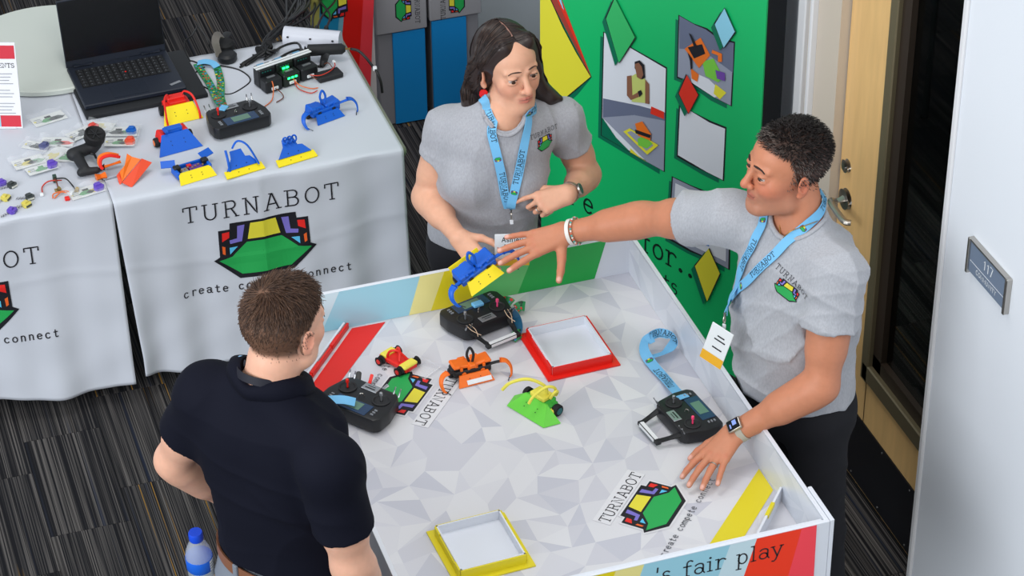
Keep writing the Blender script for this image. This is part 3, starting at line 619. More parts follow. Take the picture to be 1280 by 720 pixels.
# ------------------------------------------------------------------ figures: signed distance modelling meshed with surface nets
V3 = lambda p: np.array(p, dtype=np.float32)
class SD:
    def __init__(s): s.it = []; s.lo = []; s.hi = []; s.mod = None
    def _a(s, f, pts, r, op, k):
        s.it.append((f, op, k))
        if op == 'u':
            P = np.array(pts, float); s.lo.append(P.min(0)-r); s.hi.append(P.max(0)+r)
        return s
    def cone(s, a, b, r1, r2, k=0.01, op='u', flat=False, skew=1.0):
        a_, b_ = V3(a), V3(b); d = b_-a_; l2 = float(d@d) or 1e-9; l = math.sqrt(l2)
        def f(P):
            q = P-a_; t = (q@d)/l2; tc = np.clip(t, 0, 1); e = np.sqrt(((q-tc[:, None]*d)**2).sum(1))-(r1+(r2-r1)*tc)
            return np.maximum(e, (t-1)*l) if flat else e
        return s._a(f, [a, b], max(r1, r2), op, k)
    def ell(s, c, r, k=0.02, op='u', R=None):
        c_ = V3(c); r_ = V3(r); Rm = np.eye(3, dtype=np.float32) if R is None else V3(R)   # columns = axes
        def f(P):
            q = (P-c_)@Rm; k0 = np.sqrt(((q/r_)**2).sum(1)); k1 = np.sqrt(((q/(r_*r_))**2).sum(1))+1e-9; return k0*(k0-1)/k1
        return s._a(f, [c], max(r), op, k)
    def ball(s, c, r, k=0.01, op='u'): return s.cone(c, c, r, r, k, op)
    def half(s, o, n, op='i', k=0.002):
        o_, n_ = V3(o), V3(n)/np.linalg.norm(n); s.it.append((lambda P: (P-o_)@n_, op, k)); return s
    def field(s, P, act=None):
        D = np.full(len(P), 1.0, np.float32)
        for i, (f, op, k) in enumerate(s.it):
            if act is not None and not act[i]: continue
            d = f(P)
            if op == 'u':
                if k > 1e-6: h = np.maximum(k-np.abs(D-d), 0)/k; D = np.minimum(D, d)-h*h*k*0.25
                else: D = np.minimum(D, d)
            else:
                if op == 's': d = -d
                if k > 1e-6: h = np.maximum(k-np.abs(D-d), 0)/k; D = np.maximum(D, d)+h*h*k*0.25
                else: D = np.maximum(D, d)
        return s.mod(P, D) if s.mod else D
    def mesh(s, vx, B=16):
        lo = np.min(s.lo, 0)-3*vx; hi = np.max(s.hi, 0)+3*vx
        nb = np.ceil((hi-lo)/(vx*B)).astype(int); N = nb*B; D = np.full(N, 1.0, np.float32)
        g = np.stack(np.meshgrid(*[np.arange(n) for n in nb], indexing='ij'), -1).reshape(-1, 3)
        cen = (lo+(g+0.5)*B*vx).astype(np.float32); h = B*vx*0.87+0.012
        du = np.full(len(cen), 9.0, np.float32); A = []; dall = []
        for f, op, k in s.it:
            d = f(cen); A.append((d < h+k*2) if op != 'i' else (d > -h)); dall.append(d)
            if op == 'u': du = np.minimum(du, d)
        for (f, op, k), d in zip(s.it, dall):
            if op == 'i': du = np.maximum(du, d)
        A = np.array(A).T; loc = np.stack(np.meshgrid(*[np.arange(B)]*3, indexing='ij'), -1).reshape(-1, 3).astype(np.float32)*vx
        sub_ = np.array([op != 'u' for _, op, _ in s.it])
        for b in np.nonzero(du < h)[0]:
            sl = tuple(slice(g[b][i]*B, g[b][i]*B+B) for i in range(3))
            if du[b] < -h*1.25 and not (A[b] & sub_).any(): D[sl] = -1; continue
            P = (lo+g[b]*B*vx).astype(np.float32)+loc; D[sl] = s.field(P, A[b]).reshape(B, B, B)
        return nets(D, lo, vx)
def nets(D, lo, vx):
    I = D < 0; c = np.zeros(np.array(D.shape)-1, np.uint8); sl = (slice(None, -1), slice(1, None))
    for i in (0, 1):
        for j in (0, 1):
            for k in (0, 1): c += I[sl[i], sl[j], sl[k]]
    ci = np.argwhere((c > 0) & (c < 8)); shp = c.shape; ids = (ci[:, 0]*shp[1]+ci[:, 1])*shp[2]+ci[:, 2]
    acc = np.zeros((len(ci), 3)); cnt = np.zeros(len(ci)); cor = {}
    for i in (0, 1):
        for j in (0, 1):
            for k in (0, 1): cor[i, j, k] = D[ci[:, 0]+i, ci[:, 1]+j, ci[:, 2]+k]
    for ax in range(3):
        for u in (0, 1):
            for v in (0, 1):
                a = [u, v]; a.insert(ax, 0); b = list(a); b[ax] = 1; da, db = cor[tuple(a)], cor[tuple(b)]
                m = (da < 0) != (db < 0); t = np.where(m, da/(da-db+1e-12), 0); p = np.tile(np.array(a, float), (len(ci), 1)); p[:, ax] = t
                acc += p*m[:, None]; cnt += m
    V = lo+(ci+acc/np.maximum(cnt, 1)[:, None])*vx; Q = []
    for ax in range(3):
        a = [slice(None)]*3; b = [slice(None)]*3; a[ax] = slice(None, -1); b[ax] = slice(1, None)
        e = np.argwhere(I[tuple(a)] != I[tuple(b)]); o1, o2 = [(1, 2), (2, 0), (0, 1)][ax]
        ok = (e[:, o1] > 0) & (e[:, o2] > 0) & (e[:, o1] < shp[o1]) & (e[:, o2] < shp[o2]); e = e[ok]
        flip = I[tuple(e.T)]; q = []
        for d1, d2 in ((1, 1), (0, 1), (0, 0), (1, 0)):
            x = e.copy(); x[:, o1] -= d1; x[:, o2] -= d2; q.append(np.searchsorted(ids, (x[:, 0]*shp[1]+x[:, 1])*shp[2]+x[:, 2]))
        q = np.stack(q, 1); q[~flip] = q[~flip][:, ::-1]; Q.append(q)
    return V, np.concatenate(Q)
def np_mesh(name, V, Q, m, parent=None, tint=None, smooth=True):
    me = bpy.data.meshes.new(name); k = Q.shape[1]; me.vertices.add(len(V)); me.vertices.foreach_set('co', V.astype(np.float32).ravel())
    me.loops.add(Q.size); me.loops.foreach_set('vertex_index', Q.astype(np.int32).ravel()); me.polygons.add(len(Q)); me.polygons.foreach_set('loop_start', np.arange(0, Q.size, k, dtype=np.int32))
    me.update(calc_edges=True); me.polygons.foreach_set('use_smooth', [smooth]*len(Q)); me.materials.append(m)
    if tint is not None:
        a = me.color_attributes.new('tint', 'FLOAT_COLOR', 'POINT'); a.data.foreach_set('color', np.c_[tint, np.ones(len(V))].astype(np.float32).ravel())
    me.update(); return _link(name, me, parent)
def bvh_of(*o):
    V = []; Fs = []
    for ob in o:
        n = len(V); V += [v.co.copy() for v in ob.data.vertices]; Fs += [[i+n for i in p.vertices] for p in ob.data.polygons]
    return BVHTree.FromPolygons(V, Fs)
def frame(f, up=(0, 0, 1), roll=0.0):     # columns: left, forward, up
    f = Vector(f).normalized(); l = Vector(up).cross(f).normalized(); u = f.cross(l)
    if roll:
        q = Quaternion(f, roll); l = q @ l; u = q @ u
    return Matrix((l, f, u)).transposed()
def skin(name, rough=0.48): return mat(name, (200, 150, 120), rough, attr='tint', var=(60, 0.035), bump=(420, 0.12, 0.0012), sss=0.12, spec=0.4)

def head_prims(S, c, M, p):
    g = lambda x, y, z: np.array(Vector(c)+M @ (Vector((x, y, z))*p.get('s', 1))); R = np.array(M); s = p.get('s', 1)
    E = lambda x, y, z, r, k=0.02, op='u', RR_=None: S.ell(g(x, y, z), [v*s for v in r], k, op, R if RR_ is None else RR_)
    C = lambda a, b, r1, r2, k=0.01, op='u': S.cone(g(*a), g(*b), r1*s, r2*s, k, op)
    jw = p.get('jaw', 1.0)
    E(0, -.014, .030, (.075, .098, .086)); E(0, .030, .030, (.062, .060, .060)); E(0, .034, -.034, (.058*jw, .056, .074)); E(0, .022, -.074, (.053*jw, .058, .040), .025)
    ck = p.get('chin', 0); C((.0, .072+ck*.6, -.100-ck), (0, .070+ck*.6, -.098-ck), .019*jw, .019*jw, .024)
    for q in (-1, 1):
        C((q*.048*jw, .012, -.075-ck*.6), (q*.020, .066+ck*.6, -.098-ck), .020, .016, .02)
        C((q*.043, .056, -.026), (q*.036, .066, -.034), .021, .019, .022)
        C((q*.014, .089, .018), (q*.046, .074, .019), .008, .007, .012)
    for q in (-1, 1): E(q*.0325, .096, -.002, (.017, .013, .0095), .009, 's')
    C((0, .091, .008), (0, .110, -.034), .0078, .0105, .010); C((0, .109, -.033), (0, .111, -.036), .0105, .0098, .006)
    for q in (-1, 1):
        C((q*.0120, .1000, -.038), (q*.0125, .099, -.040), .0078, .0072, .006)
        E(q*.0325, .0800, .0060, (.0160, .0145, .0066), .003); E(q*.0325, .0790, -.0105, (.0155, .0140, .0068), .004)
        C((q*.0465, .074, -.0015), (q*.045, .076, -.002), .0048, .0042, .004)
    E(0, .082, -.066, (.027, .013, .019), .012)
    for q in (-1, 1):
        C((q*.0225, .0840, -.0665), (q*.004, .0955, -.0620), .0034, .0042, .003); C((q*.019, .0850, -.0690), (0, .0945, -.0720), .0034, .0050, .003)
    C((-.021, .089, -.0668), (.021, .089, -.0668), .0012, .0012, .002, 's'); C((0, .101, -.0668), (0, .090, -.0668), .0015, .0015, .002, 's')
    eq = math.radians(12)
    for q in (-1, 1):
        Re = np.array(M @ Matrix.Rotation(-q*math.radians(22), 3, 'Z') @ Matrix.Rotation(math.radians(-10), 3, 'X'))
        E(q*.080, -.010, -.014, (.0085, .0185, .0310), .006, 'u', Re); E(q*.0865, -.006, -.008, (.0065, .0100, .0170), .005, 's', Re)
        C((q*.079, -.002, -.040), (q*.079, -.004, -.036), .0075, .008, .005)
    return g
def hand(S, W, d, n, right, sc=1.0, curl=(0.25,)*4, spread=(0.14, 0.03, -0.07, -0.18), mid=0.9, thumb=(0.9, 0.25, 0.25), r=0.0088, k=0.003):
    d = Vector(d).normalized(); n = Vector(n); n = (n-d*n.dot(d)).normalized(); s = n.cross(d) if right else d.cross(n); W = Vector(W); out = []
    off = (.030, .0105, -.0095, -.0275); ln = (.090, .095, .090, .080)
    seg = ((.042, .026, .021), (.046, .030, .022), (.042, .028, .022), (.033, .021, .019))
    for i in range(4):
        K = W+(d*ln[i]+s*off[i])*sc-n*(0.002*abs(i-1))
        S.cone(W+s*off[i]*0.55*sc+d*0.006, K, 0.0165*sc, 0.0115*sc, 0.014)
    for i in range(4):
        K = W+(d*ln[i]+s*off[i])*sc-n*(0.002*abs(i-1)); f = (d*math.cos(spread[i])+s*math.sin(spread[i])); a = 0; p = K; js = [K]
        c_ = curl[i] if not hasattr(curl[i], '__len__') else None
        cs = curl[i] if c_ is None else (c_, c_*mid, c_*mid*0.7)
        for q in range(3):
            a += cs[q]; e = p+(f*math.cos(a)-n*math.sin(a))*seg[i][q]*sc
            S.cone(p, e, (r-0.0009*q)*sc*(0.88 if i == 3 else 1), (r-0.0009*(q+1))*sc*(0.88 if i == 3 else 1), k if q else 0.006); p = e; js.append(e)
        out.append(js)
    T = W+(d*.020+s*.022-n*.008)*sc; js = [T]; a, dn, cu = thumb; p = T
    for q, (l_, r1, r2) in enumerate(((.045, .0160, .0125), (.033, .0116, .0104), (.026, .0102, .0084))):
        f = (d*math.cos(a)+s*math.sin(a))*math.cos(dn)-n*math.sin(dn); e = p+f*l_*sc; S.cone(p, e, r1*sc, r2*sc, 0.010 if q == 0 else 0.004); p = e; js.append(e); a -= cu; 
    out.append(js); return out, (d, n, s)
def lerp(a, b, t): return Vector(a)*(1-t)+Vector(b)*t

def torso(S, J, B, inf=0.0, cloth=False):
    Mf = frame(J['face']); up = (Vector(J['neck'])-Vector(J['pelvis'])).normalized(); Mt = frame(Vector(J['face'])-up*Vector(J['face']).dot(up), up); R = np.array(Mt)
    pe, ne = Vector(J['pelvis']), Vector(J['neck']); L = (ne-pe).length; f = Mt.col[1]; l = Mt.col[0]
    w, dp_ = B['w'], B['d']
    S.ell(pe, (w*.170+inf, dp_*.118+inf, .135+inf), .03, 'u', R)
    S.ell(pe+up*L*.30+f*B.get('belly', 0), (w*.158+inf, dp_*(.112+B.get('belly', 0))+inf, .17+inf), .08, 'u', R)
    S.ell(pe+up*L*.60+f*.006, (w*.168+inf, dp_*.118+inf, .18+inf), .08, 'u', R)
    S.ell(pe+up*L*.80, (w*.160+inf, dp_*.100+inf, .095+inf), .05, 'u', R)
    if B.get('bust'):
        for q in (-1, 1): S.ell(pe+up*L*.60+f*dp_*.085+l*q*.072, (.070+inf, .062+inf, .070+inf), .035, 'u', R)
    for q in ('L', 'R'):
        sh_ = Vector(J['sh'+q]); S.cone(ne-up*.012, lerp(ne, sh_, .92)+up*.002, .046+inf, .042+inf, .05); S.ball(sh_, B['sh']+inf, .04)
        if B.get('back'): S.ell(pe+up*L*.68-f*.06+l*(.085 if q == 'L' else -.085), (.080+inf, .045+inf, .11+inf), .05, 'u', R)
    return Mt, up
def arm(S, J, q, B, k=0.03):
    sh_, el, wr = (Vector(J[n+q]) for n in ('sh', 'el', 'wr')); u = B['arm']
    S.cone(sh_, el, .052*u, .041*u, k); S.cone(lerp(sh_, el, .35), lerp(sh_, el, .65), .049*u, .047*u, .02)
    S.cone(el, wr, .041*u, .026*u, .02); S.cone(lerp(el, wr, .15), lerp(el, wr, .45), .043*u, .038*u, .025)
def build_body(name, J, B, H, hands, tintf, parent, skin_m, vx=0.003):
    S = SD(); torso(S, J, B, -0.010); M = frame(J['look'], J.get('hup', (0, 0, 1)), J.get('roll', 0)); c = Vector(J['head'])
    nb = Vector(J['neck']); S.cone(nb-Vector((0, 0, .02)), c+M @ Vector((0, -.030, -.075)), B['neck']*1.06, B['neck'], .03)
    S.cone(c+M @ Vector((0, -.02, -.085)), c+M @ Vector((0, .03, -.088)), B['neck']*.8, .030, .03)
    head_prims(S, c, M, H)
    info = {}
    for q in 'LR':
        arm(S, J, q, B); hd_ = hands[q]; info[q] = hand(S, J['wr'+q], hd_.pop('d'), hd_.pop('n'), q == 'R', **hd_)
    V, Q = S.mesh(vx); loc = (V-np.array(c))@np.array(M)/H.get('s', 1)
    o = np_mesh(name, V, Q, skin_m, parent, tintf(V, loc, info)); return o, M, c, info
def gauss(loc, c, r): return np.exp(-(((loc-np.array(c))/np.array(r))**2).sum(1))
def tinter(base, lips, cheek, beard=None, scalp=None, ruddy=0.0):
    B0, Lp, Ch = (np.array(lin(x)) for x in (base, lips, cheek))
    def f(V, loc, info):
        c = np.tile(B0, (len(V), 1)); isf = (loc[:, 1] > 0.03)
        def mixin(col, wgt): c[:] = c*(1-wgt[:, None])+np.array(col)*wgt[:, None]
        for q in (-1, 1): mixin(Ch, 0.55*gauss(loc, (q*.045, .065, -.034), (.028, .04, .026)))
        mixin(Ch, 0.55*gauss(loc, (0, .112, -.034), (.015, .02, .014)))
        for q in (-1, 1): mixin(Ch, 0.6*gauss(loc, (q*.085, -.01, -.014), (.012, .025, .035)))
        if beard is not None:
            wv = 0.42*np.clip((-.040-loc[:, 2])/.02, 0, 1)*np.clip((loc[:, 1]+.005)/.02, 0, 1)*np.clip((loc[:, 2]+.135)/.02, 0, 1)*(np.abs(loc[:, 0]) < .09); mixin(lin(beard), wv)
        for q in (-1, 1): mixin(Lp, np.clip(1.5*gauss(loc, (q*.009, .094, -.0618), (.013, .012, .0032)), 0, .62)); mixin(Lp, np.clip(1.5*gauss(loc, (q*.008, .093, -.0720), (.012, .012, .0038)), 0, .62))
        mixin(np.array(lin(lips))*0.35, np.clip(1.0*np.exp(-((loc[:, 2]+.0668)/.0014)**2)*(np.abs(loc[:, 0]) < .022)*(loc[:, 1] > .078)*(loc[:, 1] < .102), 0, .7))  # lip seam darkened in the tint, standing in for crease shade
        if scalp is not None: mixin(lin(scalp[0]), np.clip(scalp[1](loc), 0, 1))
        for q in 'LR':
            js, (d, n, s) = info[q]
            for fi in js:
                tip = np.array(fi[-1]); dirn = np.array((fi[-1]-fi[-2]).normalized()); nn = np.array(n)
                nn = nn-dirn*(nn@dirn); nn /= (np.linalg.norm(nn)+1e-6); r = V-(tip+nn*.0075-dirn*.001)
                mixin(lin((232, 178, 164)), np.clip(2.0*np.exp(-((r/.0055)**2).sum(1)), 0, .8))
                for jn in fi[:-1]:
                    r = V-(np.array(jn)+np.array(n)*.008); mixin(Ch, .35*np.exp(-((r/.008)**2).sum(1)))
        return np.clip(c, 0, 1)
    return f
EYEW = mat('eye_white', (196, 182, 174), 0.3); 
def face_details(M, c, s, body_o, parent, iris, lash, brow, look=(0, 1, 0), brow_th=0.0032, arch=0.004, browr=(.012, .046)):
    bv = bvh_of(body_o); g = lambda x, y, z: Vector(c)+M @ (Vector((x, y, z))*s); IR = mat('iris_'+str(iris[0]), iris, 0.15); PU = mat('pupil', (8, 8, 8), 0.1)
    def hit(x, z, out=0.0008):
        o_ = g(x, .2, z); h = bv.ray_cast(o_, M @ Vector((0, -1, 0))); return (h[0]+M @ Vector((0, out, 0))) if h[0] else g(x, .09, z)
    for q in (-1, 1):
        e = MB(); e.sphere(g(q*.0325, .0785, -.0020), .0130*s, 0, 20, 14)
        L = (M @ Vector(look)).normalized(); a, b_, d_ = basis(L)
        ce = g(q*.0325, .0795, -.0020)+L*.0122*s; e.lathe([(.0060*s, 0), (.0056*s, .0010*s), (.003*s, .0014*s)], ce, 1, 16, Matrix((a, b_, d_)).transposed()); e.lathe([(.0026*s, .0012*s), (.0022*s, .0018*s)], ce, 2, 12, Matrix((a, b_, d_)).transposed())
        e.build('eye', [EYEW, IR, PU], parent, smooth=60)
        P = [g(q*.0325-.0125+.025*t, .0925-.0045*((t-.5)*2)**2, .0012+.0012-.0042*((t-.5)*2)**2) for t in np.linspace(0, 1, 9)]
        MB().tube(P, 0.0009*s, 0, 6).build('lash_line', lash, parent)
        P = [hit(q*(browr[0]+(browr[1]-browr[0])*t), .0185+.0055*(1-t)+arch*math.sin(t*2.4)*.8-(.003 if t > .8 else 0)*(t-.8)*5) for t in np.linspace(0, 1, 9)]
        MB().tube(P, [brow_th*s*(0.75+0.5*math.sin(min(1, t*1.6)*2.2))*(1-.5*t) for t in np.linspace(0, 1, 9)], 0, 8, flat=0.6).build('eyebrow', brow, parent)
def strand_mesh(name, paths, r, m, parent, n=3):
    V = []; Q = []; base = 0
    for P in paths:
        P = np.array(P, dtype=float); k = len(P); d = np.gradient(P, axis=0); d /= np.linalg.norm(d, axis=1)[:, None]+1e-9
        a = np.cross(d, np.array([0.31, 0.52, 0.79])); a /= np.linalg.norm(a, axis=1)[:, None]+1e-9; b_ = np.cross(d, a)
        tap = np.linspace(1, 0.45, k)[:, None]*r
        for j in range(n):
            t = 2*math.pi*j/n; V.append(P+(a*math.cos(t)+b_*math.sin(t))*tap)
        for i in range(k-1):
            for j in range(n): j2 = (j+1) % n; Q.append((base+j*k+i, base+j2*k+i, base+j2*k+i+1, base+j*k+i+1))
        base += n*k
    o = np_mesh(name, np.concatenate(V), np.array(Q), m, parent); tag(o, kind='stuff'); return o
def folds(seed, amp, dirs):
    rg = random.Random(seed); T = []
    for (d, fr, a) in dirs: T.append((V3(Vector(d).normalized()), fr, a, rg.uniform(0, 6)))
    def mod(P, D):
        e = np.zeros(len(P), np.float32); wp = 0.35*np.sin(P[:, 0]*17+P[:, 1]*11+seed)+0.35*np.sin(P[:, 2]*13-P[:, 1]*9+seed*2)
        for d, fr, a, ph in T:
            v = np.sin((P@d)*fr+ph+wp*2.2); e += a*(1-np.abs(v))**2*(0.5+0.5*np.sin(P[:, 0]*9-P[:, 2]*7+ph*3))
        return D-e*amp
    return mod
def shirt(J, B, inf, sleeves, hem, neck, fold, m, parent, name='t_shirt', vx=0.004, sl_r=1.0, slf=None):
    S = SD(); Mt, up = torso(S, J, B, inf)
    for q in 'LR':
        sh_, el = Vector(J['sh'+q]), Vector(J['el'+q]); e = lerp(sh_, el, sleeves[q]); u = B['arm']
        S.cone(sh_, e, (.048*u+inf)*sl_r, (.050*u+inf+.007)*sl_r, .045, 'u', True)
    for q in 'LR':
        sh_, el = Vector(J['sh'+q]), Vector(J['el'+q]); e = lerp(sh_, el, sleeves[q]); d = (el-sh_).normalized(); u = B['arm']
        S.cone(e-d*.035, e+d*.03, .044*u+inf+.001, (.050*u+inf+.0025)*sl_r, .001, 's')
    nb = Vector(J['neck']); ax = (Vector(J['head'])-nb).normalized(); na = Vector(neck.get('axis', ax)).normalized(); no = Vector(neck.get('o', (0, 0, 0)))
    S.cone(nb+no-na*.005, nb+no+na*.2, neck['r'], neck['r']*1.5, .004, 's')
    S.half((0, 0, hem), (0, 0, -1), 'i', .004); pe = Vector(J['pelvis'])
    S.cone((pe.x, pe.y, hem-.05), (pe.x, pe.y, hem+.012), B['w']*.09, B['w']*.08, .004, 's')
    S.mod = fold; V, Q = S.mesh(vx); o = np_mesh(name, V, Q, m, parent); return o, S
def collar_ring(o, J, neck, rr, m, parent, n=56, r0=None):
    bv = bvh_of(o); nb = Vector(J['neck']); ax = Vector(neck.get('axis', Vector(J['head'])-nb)).normalized(); no = Vector(neck.get('o', (0, 0, 0))); a, b_, _ = basis(ax); P = []
    for i in range(n):
        t = 2*math.pi*i/n; p = nb+no+(a*math.cos(t)+b_*math.sin(t))*(neck['r']+.006)+ax*.12; h = bv.ray_cast(p, -ax)
        if h[0]: P.append(h[0]+ax*.001)
    P = [(P[i-1]+P[i]*2+P[(i+1) % len(P)])/4 for i in range(len(P))]
    MB().tube(P, rr, 0, 8, closed=True, flat=0.7).build('collar', m, parent, smooth=80); return P
def legs(J, B, feet, top, m, parent, name='trousers', shoe=None, vx=0.006):
    S = SD(); pe = Vector(J['pelvis']); Mt = frame(J['face']); R = np.array(Mt); l = Mt.col[0]; f = Mt.col[1]
    S.ell(pe+Vector((0, 0, -.01)), (B['w']*.172, B['d']*.120, .13), .04, 'u', R); S.ell(pe+Vector((0, 0, -.07))-f*.02, (B['w']*.175, B['d']*.125, .12), .05, 'u', R)
    for q, ft in zip((1, -1), feet):
        hp = pe+l*q*.085*B['w']-Vector((0, 0, .06)); an = Vector((ft[0], ft[1], .09)); kn = lerp(hp, an, .5)+f*.02
        S.cone(hp, kn, .088*B['w'], .068, .03); S.cone(kn, an, .068, .055, .03)
    S.half((0, 0, top), (0, 0, 1), 'i', .003); S.half((0, 0, .05), (0, 0, -1), 'i', .003); S.mod = folds(11, 1, [((0.3, 0.2, 1), 40, .004), ((-.4, .3, 1), 33, .003)])
    V, Q = S.mesh(vx); np_mesh(name, V, Q, m, parent)
    for q, ft in zip((1, -1), feet):
        S = SD(); a = Vector((ft[0], ft[1], .045)); S.cone(a-f*.05, a+f*.12-Vector((0, 0, .012)), .042, .034, .02); S.cone(a, a+Vector((0, 0, .06)), .04, .045, .02); S.half((0, 0, 0.0), (0, 0, -1), 'i', .002)
        V, Q = S.mesh(.006); np_mesh('shoe', V, Q, shoe or mat('black_shoe', (24, 24, 26), 0.4), parent)
def on_shirt(o, px, py, u_hint, eye=None, off0=0.0012):
    bv = bvh_of(o); o_ = Vector(CAM); h = bv.ray_cast(o_, Vector(ray(px, py)).normalized()); p, n = h[0], h[1]
    # average the normal over a patch
    ns = Vector()
    for dx in (-14, 0, 14):
        for dy in (-14, 0, 14):
            hh = bv.ray_cast(o_, Vector(ray(px+dx, py+dy)).normalized())
            if hh[0]: ns += hh[1]
    n = ns.normalized(); u = Vector(u_hint); u = (u-n*u.dot(n)).normalized(); v = n.cross(u)
    def mp(x, y, off=0.0):
        q = p+u*x+v*y; h2 = bv.ray_cast(q+n*.08, -n); b_ = (h2[0] if h2[0] else q); return b_+n*(off0+off)
    return mp, p, n
def finish(root):                        # children were modelled at their real place; hand them to the root at the feet
    for ch in root.children: ch.location = ch.location-root.location
HEATHER = mat('heather_grey_jersey', (160, 161, 167), 0.9, var=(260, 0.10), bump=(900, 0.10, 0.001), sheen=0.2, stretch=(1, 1, 0.35))
HEATHER2 = mat('heather_grey_jersey_light', (166, 168, 174), 0.9, var=(260, 0.10), bump=(900, 0.10, 0.001), sheen=0.2, stretch=(1, 1, 0.35))
NAVY = mat('navy_pique', (10, 12, 26), 0.85, bump=(1200, 0.15, 0.001), sheen=0.0, spec=.2)
SKIRT = None
STRAP = mat('sky_blue_ribbon', (112, 182, 226), 0.55); LASH = mat('dark_lash', (34, 24, 22), 0.6)
def surf_path(pts, bv, out, n=10):        # a band that lies on the clothes: points pushed out of the surface along the view of a hint direction
    P = smooth_path(pts, n); Q = []; N = []
    for p in P:
        h = bv.find_nearest(p); q, nn = h[0], h[1]
        if (p-q).dot(nn) < out: p = q+nn*out
        Q.append(p); N.append(nn)
    for _ in range(6):
        Q = [Q[0]]+[(Q[i-1]+Q[i]*2+Q[i+1])/4 for i in range(1, len(Q)-1)]+[Q[-1]]; N = [N[0]]+[(N[i-1]+N[i]*2+N[i+1]).normalized() for i in range(1, len(N)-1)]+[N[-1]]
        for i in range(1, len(Q)-1):
            h = bv.find_nearest(Q[i]); s_ = (Q[i]-h[0]).dot(h[1])
            if s_ < out*.8: Q[i] = Q[i]+h[1]*(out*.8-s_)
    return Q, N
def band_map(P, N, flip=False):           # (u along, v across) -> point on the band
    L = [0]
    for a, b_ in zip(P, P[1:]): L.append(L[-1]+(b_-a).length)
    def mp(u, v, off=0.0):
        u = min(max(u, 0), L[-1]-1e-6); i = 0
        while L[i+1] < u: i += 1
        t = (u-L[i])/max(L[i+1]-L[i], 1e-9); p = P[i]*(1-t)+P[i+1]*t; n_ = N[i]*(1-t)+N[i+1]*t; d = (P[i+1]-P[i]).normalized(); sd = d.cross(n_).normalized(); nn = sd.cross(d)
        return p-sd*v+nn*(0.0016+off)
    return mp, L[-1]
def lanyard_band(P, N, wd, m, parent, prints, size=None, name='strap'):
    MB().strip(P, N, wd, 0, 0.0015).build(name, m, parent, smooth=60); mp, L = band_map(P, N); sz = size or wd*0.52
    for (f, what, d) in prints:
        s = MB(); s2 = MB()
        u0 = f*L; fm = lambda x, y, o, u0=u0, d=d: mp(u0+d*x, d*y, o)
        if what == 'logo':
            logo(s2, wd*0.40, lambda x, y, o: fm(y*1.0, -x, o) if d > 0 else fm(y, -x, o), 0.0004, step=0.0004)
        else: text(s, what, sz, lambda x, y, o: fm(x, y-sz*0.3, o), 0.0005, th=0.13, seg=0.008); text(s, 'create compete connect', sz*0.24, lambda x, y, o: fm(x, y-sz*0.72, o), 0.0005, th=0.16, serif=False, seg=0.008)
        if s.v: s.build('lettering', INK, parent, smooth=0)
        if s2.v: s2.build('logo', LOGO_M, parent, smooth=0)
def badge(parent, c, u, v, n, wd, ht, bot, name=None):
    R = Matrix((u, v, n)).transposed().to_4x4(); MB().box(c, (wd, ht, 0.003), R=R, bev=0.001).build('badge_card', mat('badge_card', (226, 230, 232), 0.35), parent)
    mp = plane_map(c+n*0.0016, u, v, n); s = MB(); print_poly(s, [(-wd/2, -ht/2), (wd/2, -ht/2), (wd/2, -ht/2+ht*bot), (-wd/2, -ht/2+ht*bot)], mp, 0.0004, 0); s.build('badge_band', mat('badge_gold', (232, 172, 34), 0.4), parent, smooth=0)
    return mp
def clip(parent, p, d, n):
    s = MB(); s.tube([p, p+d*.012], .004, n=8); s.tube(smooth_path([p+d*.010+n*.002, p+d*.020+n*.006, p+d*.032, p+d*.022-n*.004, p+d*.012], 5), .0018, n=6); s.build('swivel_clip', ST, parent)
    MB().box(p+d*.040, (.010, .014, .004), R=Matrix((d.cross(n).normalized(), d, n)).transposed().to_4x4(), bev=.001).build('badge_tab', mat('clear_tab', (224, 226, 230), 0.2), parent)

# ================= the woman behind the arena
wl_ = dict(pelvis=(-.385, .215, .90), neck=tuple(at(626, 140, 1.378)), shR=tuple(at(560, 161, 1.280)), shL=tuple(at(702, 150, 1.290)), face=(-.22, -.97, 0), look=(.20, -.965, .05), hup=(.06, .12, 1), roll=0.12,
           head=tuple(at(635, 82, 1.498)), elR=tuple(at(533, 246, 1.06)), wrR=tuple(at(573, 296, 1.055)), elL=tuple(at(733, 218, 1.075)), wrL=tuple(at(710, 243, 1.150)))
WB = dict(w=.90, d=.94, sh=.046, arm=.98, neck=.049, bust=True, belly=.008)
wo = thing('person', 'woman with long dark hair and red earrings in a grey T-shirt, holding a blue robot', 'person', (-.385, .215, 0), group=None)
SKW = skin('skin_fair'); 
wt = tinter((216, 164, 136), (196, 104, 94), (214, 138, 112))
hdir = (at(600, 325, 1.035)-Vector(wl_['wrR'])).normalized()
wh = dict(R=dict(d=(.30, -.80, -.42), n=(-.75, -.25, .55), sc=.90, curl=(.55, .6, .65, .7), thumb=(.75, .35, .3), r=.0084), L=dict(d=(-.95, -.06, -.10), n=(.10, -.60, .78), sc=.92, curl=((.25, .35, .2), (.9, 1.1, .7), (1.15, 1.3, .8), (1.2, 1.3, .8)), spread=(.10, .02, -.04, -.10), thumb=(.55, .25, .35), r=.0084))
wbod, WM, WC, WI = build_body('body', wl_, WB, dict(jaw=.98, s=1.0), wh, wt, wo, SKW)
face_details(WM, WC, 1.0, wbod, wo, (70, 44, 28), LASH, mat('dark_brow', (58, 40, 34), 0.8), look=(-.22, 1, -.16), brow_th=.0030, arch=.0045)
